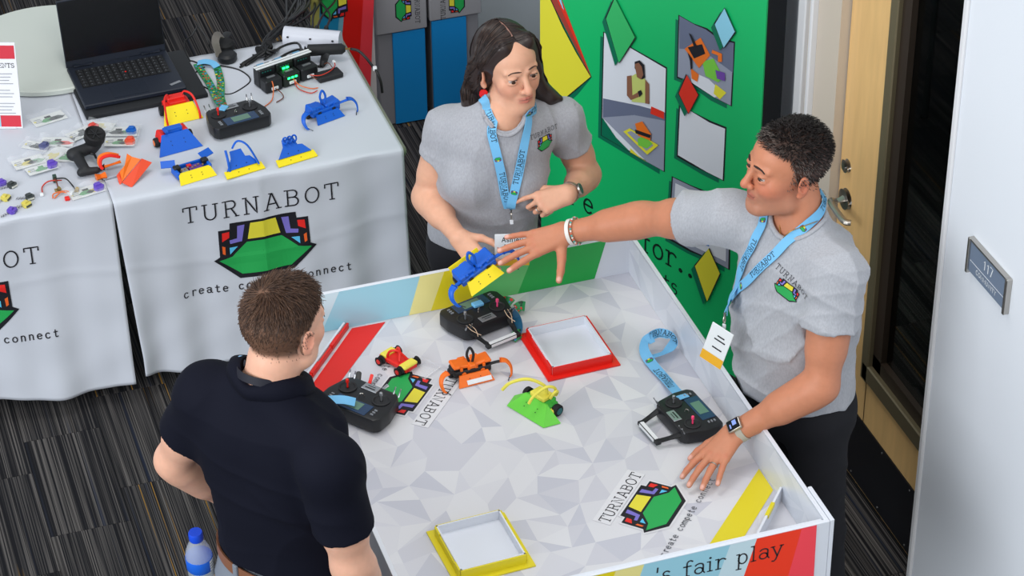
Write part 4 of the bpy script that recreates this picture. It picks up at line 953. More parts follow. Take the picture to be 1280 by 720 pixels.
wsh, WS = shirt(wl_, WB, 0.006, dict(R=.40, L=.42), 0.90, dict(r=.056, o=(0.003, -.022, .010), axis=(.05, -.30, 1)), folds(3, 1.0, [((.3, .1, 1), 34, .005), ((-.8, .1, .7), 26, .005), ((1, -.2, .3), 30, .004), ((.1, 1, .8), 58, .002)]), HEATHER, wo, vx=.0035, sl_r=.96)
WCOL = collar_ring(wsh, wl_, dict(r=.056, o=(0.003, -.022, .010), axis=(.05, -.30, 1)), .0058, HEATHER, wo)
BLK = mat('black_trouser_cloth', (20, 20, 26), 0.85)
legs(wl_, WB, [(-.28, .21), (-.46, .25)], 0.95, BLK, wo)
def hook(px, py, z): return at(px, py, z)
# hair: a parted mass with strands laid over it
HAIRW = mat('dark_brown_hair', (44, 33, 31), 0.38, var=(30, 0.2), spec=0.6)
def G(x, y, z): return Vector(WC)+WM @ (Vector((x, y, z))*1.0)
S = SD(); Rw = np.array(WM)
S.ell(G(0, -.022, .034), (.0835, .100, .092), .02, 'u', Rw)
for q in (-1, 1):
    S.cone(G(q*.040, .045, .085), G(q*.072, .014, .04), .024, .019, .02)
S.cone(G(-.066, .008, .04), G(-.076, -.035, -.03), .020, .028, .02); S.cone(G(-.072, -.04, .0), G(-.085, -.050, -.10), .032, .036, .025)
S.cone(G(-.085, -.050, -.09), G(-.108, -.040, -.165), .036, .026, .025); S.cone(G(-.098, -.035, -.15), G(-.135, -.015, -.185), .028, .012, .02)
S.cone(G(.070, .012, .04), G(.078, .018, -.03), .022, .017, .02); S.cone(G(.076, .014, -.03), G(.086, .012, -.095), .020, .022, .02)
S.cone(G(.074, -.04, .02), G(.086, -.03, -.10), .030, .034, .025)
S.cone(G(.086, .004, -.085), G(.112, .020, -.128), .026, .024, .02); S.cone(G(.112, .020, -.128), G(.142, .030, -.140), .022, .010, .02)
S.cone(G(0, -.085, .0), G(0, -.085, -.16), .06, .05, .03)
S.ell(G(0, .105, -.055), (.057, .062, .081), .010, 's', Rw)      # the face opening
S.ell(G(-.086, .012, -.022), (.018, .022, .034), .012, 's', Rw)
S.cone(G(0, .10, .128), G(0, -.05, .136), .004, .004, .008, 's')
V, Q = S.mesh(.003); hm = np_mesh('hair', V, Q, HAIRW, wo)
hbv = bvh_of(hm); rg = random.Random(4); tones = [[], [], []]
HT = [HAIRW, mat('dark_hair_shade', (30, 23, 22), .42), mat('brown_hair_light', (84, 64, 54), .36)]
def lay(P, cl):
    L = []; ph = cl*7.3; amp = .0012+.0026*abs(math.sin(cl*3.7))
    for i, p in enumerate(smooth_path(P, 4)):
        h = hbv.find_nearest(p)
        if h[0] is not None: q_ = h[0]+h[1]*(.0004+amp*(.5+.5*math.sin(i*.35+ph))); L.append(lerp(q_, p, max(0, (i-15)/6)) if i > 15 else q_)
    return L
for k in range(2400):
    q = -1 if k % 2 else 1; t = rg.random(); cl = int(t*26)+(40 if q > 0 else 0)+.2*rg.random(); u = rg.random(); y0 = .070-.13*t
    P = [G(q*.003, y0, .118-.25*max(0, -y0)), G(q*.045, y0*.75+.006, .098)]
    if q < 0: P += [G(-.078, y0*.5-.008, .045-.02*t), G(-.086-.006*u, -.020-.06*t, -.03), G(-.092-.012*u, -.030-.06*t, -.10), G(-.106-.016*u, -.025-.05*t, -.155-.02*u), G(-.120-.018*u, -.012-.03*t, -.182-.008*u)]
    else: P += [G(.078, y0*.5+.004, .045-.02*t), G(.086+.006*u, .016-.07*t, -.03), G(.092+.012*u, .014-.06*t, -.09), G(.108+.016*u, .016-.05*t, -.125-.01*u), G(.126+.02*u, .02-.03*t, -.140-.008*u)]
    tones[rg.choices((0, 1, 2), (5, 3, 1.2))[0]].append(lay(P, cl))
for k in range(600):                     # back of the head
    a = rg.uniform(-1, 1); u = rg.random(); tones[rg.choices((0, 1, 2), (5, 3, 1.2))[0]].append(lay([G(.01*a, -.05, .125), G(.05*a, -.10, .06), G(.07*a, -.115, -.03), G(.085*a, -.12, -.10), G(.1*a, -.115, -.17-.02*u)], int(a*15)))
for L, m_, nm_ in zip(tones, HT, ('hair_strands', 'shaded_strands', 'light_strands')): strand_mesh(nm_, L, .0010, m_, wo)
P = [hbv.find_nearest(G(-.001, y, .14)) for y in (.062, .045, .025, .005, -.015, -.035)]; MB().strip(smooth_path([h[0]+h[1]*.0012 for h in P], 4), [h[1] for h in P for _ in range(4)]+[P[-1][1]], .0042, 0, .0010).build('parting', mat('scalp_parting', (150, 112, 100), .6), wo, smooth=60)
for q in (-1, 1):                        # red drop earrings
    e0 = G(q*.083, -.002, -.044); e = thing('earring', 'red drop earring on the woman\'s '+('right ear, beside her lanyard' if q < 0 else 'left ear, under her hair'), 'earring', e0)
    MB().tube(smooth_path([(0, 0, .004), (0.001, -.004, 0), (0, -.002, -.008)], 4), .0008, n=6).build('ear_wire', ST, e)
    s = MB(); s.prism([(-.006, .016), (.005, .017), (.012, .010), (.011, -.004), (.003, -.014), (-.007, -.010), (-.012, 0), (-.011, .010)], -.002, .002, 0, Matrix(((.95, 0, -.3), (-.3, 0, -.95), (0, 1, 0))), (0, -.002, -.022)); s.build('pendant', mat('red_enamel', (222, 24, 24), 0.25), e)
finish(wo)
WBO = wbod
# lanyard and badge of the woman
ly = thing('lanyard', 'sky blue printed lanyard with name badge hanging on the woman', 'lanyard', (0, 0, 0))
wbv = bvh_of(wsh, WBO)
def shp(o, px, py):                       # point of the shirt under a place of the picture
    h = o.ray_cast(Vector(CAM), Vector(ray(px, py)).normalized()); return h[0] if h[0] else at(px, py, 1.2)
jn = shp(wbv, 638, 258)+Vector((-.03, -.10, 0))*.12
for side, pts, pr in ((0, [(605, 124), (609, 142), (618, 180), (628, 222), (636, 258)], [(.13, 'logo', 1), (.36, 'TURNABOT', 1), (.60, 'logo', 1), (.82, 'TURNABOT', 1)]), (1, [(661, 138), (659, 146), (654, 180), (647, 222), (639, 258)], [(.16, 'TURNABOT', -1), (.30, 'logo', -1), (.66, 'TURNABOT', -1), (.84, 'logo', -1)])):
    P = [shp(wbv, *p) for p in pts]; P = [(G(-.058, -.02, -.118) if side == 0 else G(.058, -.01, -.118))]+P
    P, N = surf_path(P, wbv, .007, 8); lanyard_band(P, N, .026, STRAP, ly, pr)
d_ = Vector((0, -.12, -1)).normalized(); nW = Vector((-.25, -.96, .1)).normalized(); clip(ly, jn+Vector((0, -.004, 0)), d_, nW)
uW = Vector((.965, -.26, -.02)).normalized(); vW = nW.cross(uW).normalized(); bc = at(640, 312, 1.035)+Vector((.0, .0, 0))
mpb_ = badge(ly, bc, uW, vW, nW, .098, .10, .20)
s = MB(); text(s, 'Ashley', .014, lambda x, y, o: mpb_(x, y+.026, o), .0004, serif=False, th=.15, align='c'); text(s, 'Ashley', .0085, lambda x, y, o: mpb_(x-.006, y+.010, o), .0004, serif=False, th=.1); s.build('lettering', INK, ly, smooth=0)
# watch, ring
def watch(name, label, wr, el, n, face, dark, bandm, parent=None, r=.030, digital=False):
    wr, el, n = Vector(wr), Vector(el), Vector(n); d = (el-wr).normalized(); n = (n-d*n.dot(d)).normalized(); s_ = d.cross(n); c = wr+d*.022
    t = thing(name, label, 'watch', c, rot=Matrix((s_, d, n)).transposed().to_euler())
    s = MB(); P = [(r*math.cos(a)*1.04, 0, r*math.sin(a)*.98) for a in np.linspace(0, 2*math.pi, 33)[:-1]]; V = []; Fs = []
    for p in P:
        for k, (yy, rr) in enumerate(((-.009, 1), (.009, 1), (.009, 1.08), (-.009, 1.08))): V.append((p[0]*rr, yy, p[2]*rr))
    for i in range(32):
        for k in range(4): Fs.append((4*i+k, 4*i+(k+1) % 4, 4*((i+1) % 32)+(k+1) % 4, 4*((i+1) % 32)+k))
    s.add(V, Fs); s.build('watch_band', bandm, t)
    if digital:
        MB().box((0, 0, r+.006), (.036, .042, .011), bev=.005, seg=3).build('case', face, t); MB().box((0, 0, r+.0118), (.029, .035, .001), bev=.0004).build('screen', dark, t)
        s = MB(); s.box((-.004, .004, r+.0125), (.014, .012, .0004)); s.box((.003, -.009, r+.0125), (.012, .004, .0004)); s.build('screen_figures', mat('watch_figures', (120, 140, 200), 0.3, emit=.5), t)
    else: MB().lathe([(.016, r+.001), (.0175, r+.004), (.0175, r+.008), (.015, r+.009)], n=24).build('case', face, t); MB().lathe([(.0145, r+.009), (.0145, r+.0095)], n=24).build('dial', dark, t)
    return t
def ring(js, seg, fr, n, parent, m, r=.0092, w_=.003):
    a, b_ = js[seg], js[seg+1]; c = lerp(a, b_, fr); d = (b_-a).normalized(); x, y, _ = basis(d)
    MB().tube([c+(x*math.cos(t)+y*math.sin(t))*r for t in np.linspace(0, 2*math.pi, 25)[:-1]], w_*.6, 0, 8, closed=True).build('finger_ring', m, parent)
watch('wrist_watch', 'rose gold wrist watch with dark round dial on the woman\'s left wrist', wl_['wrL'], wl_['elL'], (.7, -.2, .3), ST, mat('green_dial', (14, 60, 50), 0.2), mat('rose_mesh', (170, 150, 138), 0.35, 0.6), r=.0275)
ring(WI['L'][0][2], 0, .55, None, None, ST, .0095) if False else None
ro = bpy.data.objects['body']
def ring_on(info, q, fi, fr, r, root, m):
    a, b_ = info[q][0][fi][0], info[q][0][fi][1]; c = lerp(a, b_, fr); d = (b_-a).normalized(); x, y, _ = basis(d); s = MB()
    s.tube([c+(x*math.cos(t)+y*math.sin(t))*r for t in np.linspace(0, 2*math.pi, 25)[:-1]], .0018, 0, 8, closed=True); o = s.build('finger_ring', m, root); o.location = o.location-root.location
ring_on(WI, 'L', 2, .5, .0088, wo, ST)
# logo on her shirt
def shirt_print(o, root, px, py, uh, sz, pt=None):
    mp, p, n = on_shirt(o, px, py, uh); s = MB(); logo(s, sz, mp, .0006, cell=.010); L = s.build('shirt_logo', LOGO_M, root, smooth=60)
    s = MB(); text(s, 'TURNABOT', sz*.36, lambda x, y, of: mp(x, y+sz*.76, of), .0008, th=.1, track=.2, seg=.006); T = s.build('shirt_lettering', INK, root, smooth=0)
    for x in (L, T): x.location = x.location-root.location
bpy.context.view_layer.update()
shirt_print(wsh, wo, 681, 178, (.97, -.25, .0), .034)
# ================= the man on the right, reaching across the arena
mj = dict(pelvis=(.185, -.785, .90), neck=tuple(at(1003, 278, 1.42)), shR=tuple(at(912, 272, 1.365)), shL=tuple(at(1046, 345, 1.345)), face=(-.90, -.44, 0), look=(-.992, -.02, .05), hup=(-.03, -.02, 1), roll=-.03,
          head=tuple(at(984, 207, 1.585)), elR=tuple(at(806, 274, 1.235)), wrR=tuple(at(707, 291, 1.145)), elL=tuple(at(1026, 482, 1.06)), wrL=tuple(at(918, 541, .895)))
MBD = dict(w=.98, d=1.04, sh=.052, arm=1.12, neck=.062, belly=.018)
mo = thing('person', 'man with short curly dark hair in a grey T-shirt, stretching his arm across the arena', 'person', (.185, -.785, 0))
SKM = skin('skin_tanned')
def m_scalp(l): return 0.92*np.clip((l[:, 2]-(.052+.018*np.clip((l[:, 1]-.03)/.05, 0, 1)-.085*np.clip((-l[:, 1]+.03)/.035, 0, 1)))/.012, 0, 1)*np.clip((.125-l[:, 1])/.03, 0, 1)*(np.abs(l[:, 0]) < .0795)
mt = tinter((196, 130, 99), (174, 90, 76), (202, 108, 84), beard=(150, 112, 96), scalp=((44, 36, 34), m_scalp))
tipL = at(880, 603, .812); dL = (tipL-Vector(mj['wrL'])).normalized(); dR = (at(628, 316, 1.115)-Vector(mj['wrR'])).normalized()
mh = dict(L=dict(d=(dL.x, dL.y, -.22), n=(0, 0, 1), sc=1.02, curl=((.12, .22, .18), (.10, .2, .15), (.12, .2, .15), (.15, .22, .15)), spread=(.22, .05, -.10, -.26), thumb=(.75, .35, .2), r=.0102),
          R=dict(d=dR, n=(-.15, -.55, .82), sc=1.05, curl=((.05, .12, .08), (.12, .2, .12), (.08, .16, .12), (.02, .12, .1)), spread=(.22, .06, -.08, -.24), thumb=(1.25, .10, .1), r=.0102))
mh['R']['n'] = (-.10, -.50, .86)
mbod, MM, MC, MI = build_body('body', mj, MBD, dict(jaw=1.10, s=1.04, chin=.007), mh, mt, mo, SKM)
MBROW = mat('dark_brow_hair', (44, 32, 28), 0.8)
face_details(MM, MC, 1.03, mbod, mo, (60, 40, 28), LASH, MBROW, look=(.15, 1, -.18), brow_th=.0040, arch=.004)
mneck = dict(r=.066, o=(-.010, -.004, .002), axis=(-.28, -.12, 1))
msh, MS = shirt(mj, MBD, .010, dict(R=.46, L=.44), .905, mneck, folds(9, 1.0, [((.5, .3, 1), 30, .008), ((-.9, .6, .3), 26, .008), ((1, .6, -.5), 36, .007), ((.1, 1, .8), 60, .003)]), HEATHER2, mo, vx=.004, sl_r=1.04)
collar_ring(msh, mj, mneck, .0068, HEATHER2, mo)
legs(mj, MBD, [(.27, -.93), (.28, -.64)], 0.945, BLK, mo)
def GM(x, y, z): return Vector(MC)+MM @ (Vector((x, y, z))*1.03)
# short curls with grey at the front and temples
HB = mat('near_black_hair', (34, 28, 27), 0.45, var=(40, 0.3)); HG = mat('greying_hair', (118, 108, 102), 0.5)
mbv = bvh_of(mbod); rg = random.Random(21); pd, pg = [], []
def scalp_points(n, test, rg):
    out = []
    while len(out) < n:
        v = Vector((rg.gauss(0, 1), rg.gauss(0, 1), rg.gauss(0.3, 1))).normalized(); l = Vector((0, -.014, .030))+Vector((v.x*.2, v.y*.2, v.z*.2))
        if test(l, v): out.append(v)
    return out
def m_test(v):
    z = .030+.088*v.z; y = -.014+.10*v.y; x = .075*v.x
    lim = .066 if y > .055 else (.066-(.055-y)*1.2 if y > .012 else (-.01 if y > -.015 else -.055-(y+.02)*.1))
    if abs(x) > .05 and .008 < y < .028: lim = -.030
    return z > lim and y < .080
k = 0
while k < 3400:
    v = Vector((rg.gauss(0, 1), rg.gauss(0, 1), rg.gauss(.4, 1))).normalized()
    if not m_test(v): continue
    o_ = GM(v.x*.2, -.014+v.y*.2, .03+v.z*.2); h = mbv.ray_cast(o_, (GM(0, -.014, .03)-o_).normalized())
    if not h[0]: continue
    if (Vector(h[0])-GM(v.x*.075, -.014+v.y*.098, .03+v.z*.088)).length > .022: continue
    k += 1; n = h[1]; top = max(0, v.z); L = .006+.017*top+rg.random()*.006*top; a, b_, _ = basis(n); ph = rg.uniform(0, 6.28); P = [h[0]-n*.001]
    cr = .0035+.004*top
    flow = MM @ Vector((rg.uniform(-.3, .3), -.35+.8*(v.y > .4), -.55*(1-top)))
    for q in range(1, 7):
        t = q/6; an = ph+t*4.2*top+t; P.append(h[0]+n*(L*t*(1-.28*t))+(a*math.cos(an)+b_*math.sin(an))*cr*t*top+flow*(L*.75*t*t))
    grey = (v.y > .62 and rg.random() < .45) or (abs(v.x) > .6 and v.z < .35 and v.y > -.2 and rg.random() < .5) or (v.z < .1 and rg.random() < .25)
    (pg if grey else pd).append(P)
strand_mesh('hair', pd, .00115, HB, mo); strand_mesh('grey_hair', pg, .0010, HG, mo)
MB().tube(smooth_path([Vector(mj['neck'])+Vector(p) for p in ((.01, -.07, .045), (-.055, -.055, .02), (-.075, -.035, -.01), (-.06, .01, .03))], 8), .0012, n=6).build('neck_chain', mat('gold_chain', (190, 150, 80), .3, 1.0), mo)
finish(mo); ring_on(MI, 'L', 2, .55, .0102, mo, ST)
bpy.context.view_layer.update()
shirt_print(msh, mo, 984, 363, (.45, -.80, -.38), .039)
ml = thing('lanyard', 'sky blue printed lanyard with yellow edged badge hanging on the curly haired man', 'lanyard', (0, 0, 0)); bv_ = bvh_of(msh, mbod)
msv = [v.co.copy() for v in msh.data.vertices]
def mp_(px, py): return shp(bv_, px, py)
for pts, pr in (([(1027, 254), (1010, 279), (985, 302), (960, 328), (935, 354), (915, 376), (909, 389)], [(.20, 'TURNABOT', -1), (.36, 'logo', -1), (.56, 'TURNABOT', -1), (.71, 'logo', -1)]),
                ([(956, 279), (947, 296), (938, 318), (926, 348), (914, 372), (907, 389)], [(.22, 'logo', 1), (.48, 'TURNABOT', 1)])):
    P = [mp_(*p) for p in pts]
    if pts[0][0] == 1026: P = [GM(.02, -.085, -.115)]+P
    else: P = [GM(-.06, .0, -.125)]+P
    P, N = surf_path(P, bv_, .008, 8); lanyard_band(P, N, .026, STRAP, ml, pr)
nM = Vector((-.80, -.58, .12)).normalized(); cb = mp_(908, 390)+nM*.008; clip(ml, cb, Vector((-.03, -.05, -1)).normalized(), nM)
uM = Vector((.50, -.80, -.22)); uM = (uM-nM*uM.dot(nM)).normalized(); vM = nM.cross(uM).normalized(); bc = cb-vM*.094+uM*.016+nM*.012
mq = badge(ml, bc, uM, vM, nM, .068, .118, .24); s = MB(); text(s, 'mentor'[:0]+'Ashley'[:0], .01, mq)
for y, w_ in ((.030, .022), (.018, .034), (-.008, .030)): s.box(bc+vM*y+nM*.0019+uM*.004, (w_, .004, .0004), R=Matrix((uM, vM, nM)).transposed().to_4x4())
s.build('printed_lines', INK, ml, smooth=0)
watch('smart_watch', 'smart watch with rounded square screen on the curly haired man\'s left wrist', mj['wrL'], mj['elL'], (-.25, -.35, .9), mat('silver_case', (176, 168, 158), .3, .9), mat('watch_glass', (10, 12, 20), .08), mat('stone_strap', (176, 172, 158), .6), r=.031, digital=True)
def bracelet(name, label, cat, off, r, th, m, beads=None):
    wr, el = Vector(mj['wrR']), Vector(mj['elR']); d = (el-wr).normalized(); x, y, _ = basis(d); c = wr+d*off; t = thing(name, label, cat, c)
    C = [(x*math.cos(a)+y*math.sin(a))*r for a in np.linspace(0, 2*math.pi, 37)[:-1]]
    if beads:
        ss = [MB() for _ in beads]
        for i, p in enumerate(C): ss[i % len(beads)].sphere(p, th, nu=8, nv=6)
        for s_, m_, n_ in zip(ss, beads, ('white_beads', 'teal_beads', 'coral_beads')): tag(s_.build(n_, m_, t), kind='stuff')
    else:
        V = []; Fs = []
        for i, p in enumerate(C):
            for q in (-1, 1):
                for rr in (1, 1.07): V.append(p*rr+d*q*th)
        n_ = len(C)
        for i in range(n_):
            a, b_ = 4*i, 4*((i+1) % n_); Fs += [(a, b_, b_+2, a+2), (a+1, a+3, b_+3, b_+1), (a, a+1, b_+1, b_), (a+2, b_+2, b_+3, a+3)]
        MB().add(V, Fs).build('band', m, t)
bracelet('bracelet', 'plain white silicone bracelet on the reaching man\'s right wrist, nearest his hand', 'bracelet', .020, .0345, .0055, mat('white_silicone', (228, 226, 220), .5))
bracelet('bracelet', 'beaded white, teal and coral bracelet on the reaching man\'s right wrist, nearest his elbow', 'bracelet', .034, .0375, .0033, None, (mat('bead_white', (226, 216, 206), .3), mat('bead_teal', (90, 168, 160), .3), mat('bead_coral', (206, 110, 84), .3)))

# ================= the man in navy, seen from behind
nj = dict(pelvis=(-1.315, -1.165, .985), neck=tuple(at(335, 478, 1.555)), shL=tuple(at(259, 492, 1.475)), shR=tuple(at(412, 583, 1.455)), face=(.74, .67, 0), look=(.83, .56, -.10), hup=(.03, .03, 1),
          head=tuple(at(354, 405, 1.70)), elL=tuple(at(219, 575, 1.215)), wrL=(-1.395, -.935, 1.015), elR=tuple(at(440, 704, 1.165)), wrR=(-1.16, -1.33, .975))
NB = dict(w=1.08, d=1.06, sh=.060, arm=1.16, neck=.060, belly=.0, back=True)
no = thing('person', 'man in navy polo shirt seen from behind, short brown hair, at the arena', 'person', (-1.315, -1.165, 0))
def n_scalp(l):
    yb = l[:, 1]; lim = np.where(yb > .06, .062, np.where(yb > .015, .062-(.06-yb)*1.0, np.where(yb > -.012, .012-(0.015-yb)*1.6, -.058-(yb+.012)*.15)))
    return .92*np.clip((l[:, 2]-lim)/.012, 0, 1)*(np.abs(l[:, 0]) < .0795)
nt_ = tinter((222, 170, 144), (190, 110, 100), (222, 140, 118), scalp=((92, 66, 50), n_scalp))
nh = dict(L=dict(d=(.35, .25, -.9), n=(-.7, .7, 0), sc=1.0, curl=(.4, .4, .4, .4)), R=dict(d=(.1, .2, -.95), n=(.7, -.7, 0), sc=1.0, curl=(.4, .4, .4, .4)))
nbod, NM, NC, NI = build_body('body', nj, NB, dict(jaw=1.05, s=1.02), nh, nt_, no, skin('skin_light'))
face_details(NM, NC, 1.02, nbod, no, (80, 60, 40), LASH, mat('brown_brow', (84, 58, 42), .8))
nneck = dict(r=.070, o=(.010, .008, .006), axis=(.22, .20, 1))
nsh, NS = shirt(nj, NB, .008, dict(R=.60, L=.56), 1.048, nneck, folds(17, 1.0, [((.9, -.6, .8), 17, .005), ((-.5, .9, 1), 20, .004), ((.3, .2, 1), 26, .004)]), NAVY, no, name='polo_shirt', vx=.004, sl_r=1.0)
CP = collar_ring(nsh, nj, nneck, .004, NAVY, no)
# fold-over collar and placket rib at the sleeves
s = MB(); V = []; Fs = []; ctr = sum(CP, Vector())/len(CP); nc = len(CP); fdir = Vector((.74, .67, 0)); nbv = bvh_of(nsh)
for i, p in enumerate(CP):
    o_ = (p-ctr); o_.z = 0; o_.normalize(); fr_ = o_.dot(fdir); dn = .040 if fr_ < .6 else .040+.012*(fr_-.6)
    base = p-o_*.004+Vector((0, 0, -.002)); top = p-o_*.006+Vector((0, 0, .022-.012*max(0, fr_))); edge = p+o_*dn
    h = nbv.find_nearest(edge); e2 = h[0]+h[1]*.0045; mid = (top+e2)/2+o_*.010+Vector((0, 0, .010)); mid2 = top+o_*.006+Vector((0, 0, .002))
    V += [base, top, mid2, mid, e2, e2-h[1]*.004]
for i in range(nc):
    a, b_ = 6*i, 6*((i+1) % nc)
    for k_ in range(5): Fs.append((a+k_, b_+k_, b_+k_+1, a+k_+1))
s.add(V, Fs); s.build('fold_collar', NAVY, no, smooth=75)
JEAN = mat('grey_jeans', (118, 124, 134), .85, bump=(700, .2, .001))
legs(nj, NB, [(-1.39, -1.05), (-1.24, -1.24)], 1.034, JEAN, no, 'jeans')
Rn = frame((.74, .67, 0)); pe = Vector(nj['pelvis']); P = []
for t in np.linspace(0, 2*math.pi, 49)[:-1]: P.append(pe+Vector((0, 0, .034))+Rn @ Vector((math.cos(t)*.190, math.sin(t)*.134, 0)))
V = []; Fs = []
for p in P: V += [p-Vector((0, 0, .017)), p+Vector((0, 0, .017)), (p-pe)*1.03+pe+Vector((0, 0, .017)), (p-pe)*1.03+pe-Vector((0, 0, .017))]
for i in range(48):
    a, b_ = 4*i, 4*((i+1) % 48); Fs += [(a+k_, a+(k_+1) % 4, b_+(k_+1) % 4, b_+k_) for k_ in range(4)]
MB().add(V, Fs).build('belt', mat('tan_belt_leather', (128, 84, 60), .55), no)
for an in (-1.95, -1.2, -2.6):
    p = pe+Rn @ Vector((math.cos(an)*.198, math.sin(an)*.140, .03)); MB().box(p, (.016, .008, .055), R=Matrix.Rotation(math.atan2((Rn @ Vector((math.cos(an), math.sin(an), 0))).y, (Rn @ Vector((math.cos(an), math.sin(an), 0))).x)+math.pi/2, 4, 'Z'), bev=.002).build('belt_loop', JEAN, no)
pk = pe+Rn @ Vector((.145, -.10, -.135)); s = SD(); s.ell(pk, (.055, .030, .075), .01, 'u', np.array(Rn)); V, Q = s.mesh(.005); np_mesh('back_pocket', V, Q, JEAN, no)
def GN(x, y, z): return Vector(NC)+NM @ (Vector((x, y, z))*1.02)
HN = mat('short_brown_hair', (96, 70, 54), .5, var=(60, .25)); HND = mat('short_brown_hair_dark', (66, 47, 38), .5)
nv = bvh_of(nbod); rg = random.Random(5); pa, pb = [], []; k = 0; wh_ = Vector((.1, -.5, .85)).normalized()
while k < 7500:
    v = Vector((rg.gauss(0, 1), rg.gauss(0, 1), rg.gauss(.3, 1))).normalized(); l = np.array([[v.x*.075, -.014+v.y*.098, .03+v.z*.088]])
    if n_scalp(l)[0] < .85: continue
    o_ = GN(v.x*.2, -.014+v.y*.2, .03+v.z*.2); h = nv.ray_cast(o_, (GN(0, -.014, .03)-o_).normalized())
    if not h[0] or (h[0]-GN(*l[0])).length > .024: continue
    k += 1; n = h[1]; top = min(1, max(0, (v.z-.10)*1.7)); low = max(0, min(1, (v.z+.55)/.6)); L = .0025+.004*low+.019*top+rg.random()*.003
    w_ = v-wh_; tg = Vector((w_.x, w_.y, w_.z))+Vector((-(v-wh_).y, (v-wh_).x, 0))*.6
    tg = NM @ (tg if tg.length > .05 else Vector((0, 1, 0))); tg = (tg-n*tg.dot(n)); tg = tg.normalized() if tg.length > 1e-4 else basis(n)[0]
    tg = (tg+Vector((rg.gauss(0, .2), rg.gauss(0, .2), rg.gauss(0, .2)))).normalized()
    lift = .50 if v.y > .45 and top > .5 else .22
    if v.z < -.25 and rg.random() < .5: continue
    P = [h[0]-n*.001+tg*(L*t)+n*(L*lift*t*(1.5-.7*t)+.0006) for t in (0, .35, .7, 1)]; (pa if rg.random() < .6 else pb).append(P)
strand_mesh('hair', pa, .00095, HN, no); strand_mesh('dark_hair', pb, .00095, HND, no)
finish(no)
# black lanyard round his neck
nl = thing('lanyard', 'dark lanyard with pale blue clip on the navy polo collar', 'lanyard', (0, 0, 0))
nb_ = Vector(nj['neck']); dn_ = Rn; P = []
for t in np.linspace(-.35, math.pi+.35, 22): P.append(nb_+Vector((0, 0, .050))+dn_ @ Vector((math.cos(t)*.0735, -math.sin(t)*.076+.010, -.030*max(0, 1-math.sin(t)))))
N = [(p-nb_-Vector((0, 0, .046)))*1.0 for p in P]
for n_ in N: n_.z = .25*n_.length
MB().strip(P, [n_.normalized() for n_ in N], .020, 0, .0016).build('strap', mat('black_ribbon', (22, 22, 34), .6), nl, smooth=60)
pc = P[2] if (P[2]-at(285, 472, 1.56)).length < (P[-3]-at(285, 472, 1.56)).length else P[-3]
MB().sphere(pc+Vector((-.004, .002, .006)), (.011, .008, .018), 0, 12, 8).build('breakaway_clip', mat('pale_blue_plastic', (120, 160, 196), .3), nl)
# water bottle in the hip pocket
bt = thing('water_bottle', 'clear water bottle with blue cap and blue label at the navy man\'s hip', 'bottle', at(251, 699, .955)-Vector((0, 0, .10)), rot=(math.radians(4), math.radians(-4), .3))
GLP = mat('clear_bottle_plastic', (206, 212, 218), .08, alpha=.42, spec=.9)
MB().lathe([(.020, 0), (.031, .004), (.033, .02), (.0315, .05), (.033, .07), (.033, .125), (.031, .14), (.024, .16), (.0145, .178), (.0128, .182), (.0128, .192)], n=28).build('bottle_body', GLP, bt, smooth=50)
MB().lathe([(.0325, .085), (.0337, .087), (.0337, .122), (.0325, .124)], n=32).build('label_band', mat('bottle_label_blue', (28, 96, 206), .4), bt, smooth=40)
MB().lathe([(.0175, .180), (.0180, .184), (.0178, .200), (.0160, .204)], n=24).build('bottle_cap', mat('blue_cap', (24, 74, 206), .4), bt)
a0 = -1.25; s = MB(); V = []; Fs = []
for i in range(9):
    a = a0+i*.11; V += [(math.cos(a)*.0341, math.sin(a)*.0341, .088), (math.cos(a)*.0341, math.sin(a)*.0341, .121)]
for i in range(8): Fs.append((2*i, 2*i+2, 2*i+3, 2*i+1))
s.add(V, Fs).build('label_panel', mat('label_white', (228, 230, 232), .4), bt, smooth=60)
s = MB()
for z in (.096, .104, .112):
    for i in range(7): a = a0+.08+i*.1; s.box((math.cos(a)*.0344, math.sin(a)*.0344, z), (.0006, .0030, .0012), R=Matrix.Rotation(a, 4, 'Z'))
tag(s.build('label_print', mat('label_grey', (90, 94, 100), .5), bt, smooth=0), kind='stuff')
# ------------------------------------------------------------------ robots, controllers and other small things
BLUE = mat('blue_printed_plastic', (12, 92, 200), .45, bump=(500, .12, .001)); YELP = mat('yellow_printed_plastic', (246, 222, 20), .45, bump=(500, .1, .001)); REDP = mat('red_printed_plastic', (226, 34, 26), .45)
ORG = mat('orange_printed_plastic', (240, 112, 24), .45, bump=(500, .1, .001)); ORR = mat('orange_red_plastic', (234, 78, 44), .45); GRN = mat('lime_printed_plastic', (104, 206, 66), .45, bump=(500, .1, .001)); PYEL = mat('pale_yellow_plastic', (232, 220, 84), .45)
BLKP = mat('black_plastic', (24, 25, 28), .4); BLKM = mat('matt_black_plastic', (30, 31, 34), .6); TEAL = mat('teal_hub', (20, 96, 96), .4); SILV = mat('silver_plate', (176, 178, 182), .3, .8); RUB = mat('black_rubber', (20, 20, 22), .75)
CABLE = mat('black_cable', (20, 20, 22), .45); WR = mat('wire_red', (196, 52, 34), .45); WB_ = mat('wire_brown', (110, 58, 40), .45); WO_ = mat('wire_orange', (222, 110, 50), .45); LBL = mat('white_label', (226, 228, 230), .5); GRW = mat('grey_print', (130, 134, 140), .5)
SCRN = mat('lcd_green', (96, 128, 112), .2); SCRB = mat('lcd_blue_frame', (40, 62, 92), .25); PUR = mat('purple_board', (96, 58, 140), .4)
def tt(px, py, dz=.003): return at(px, py, TZ+dz)
def aa(px, py, dz=.001): return at(px, py, AZ+dz)
def item(name, label, cat, loc, deg=0, group=None): return thing(name, label, cat, loc, math.radians(deg), group)
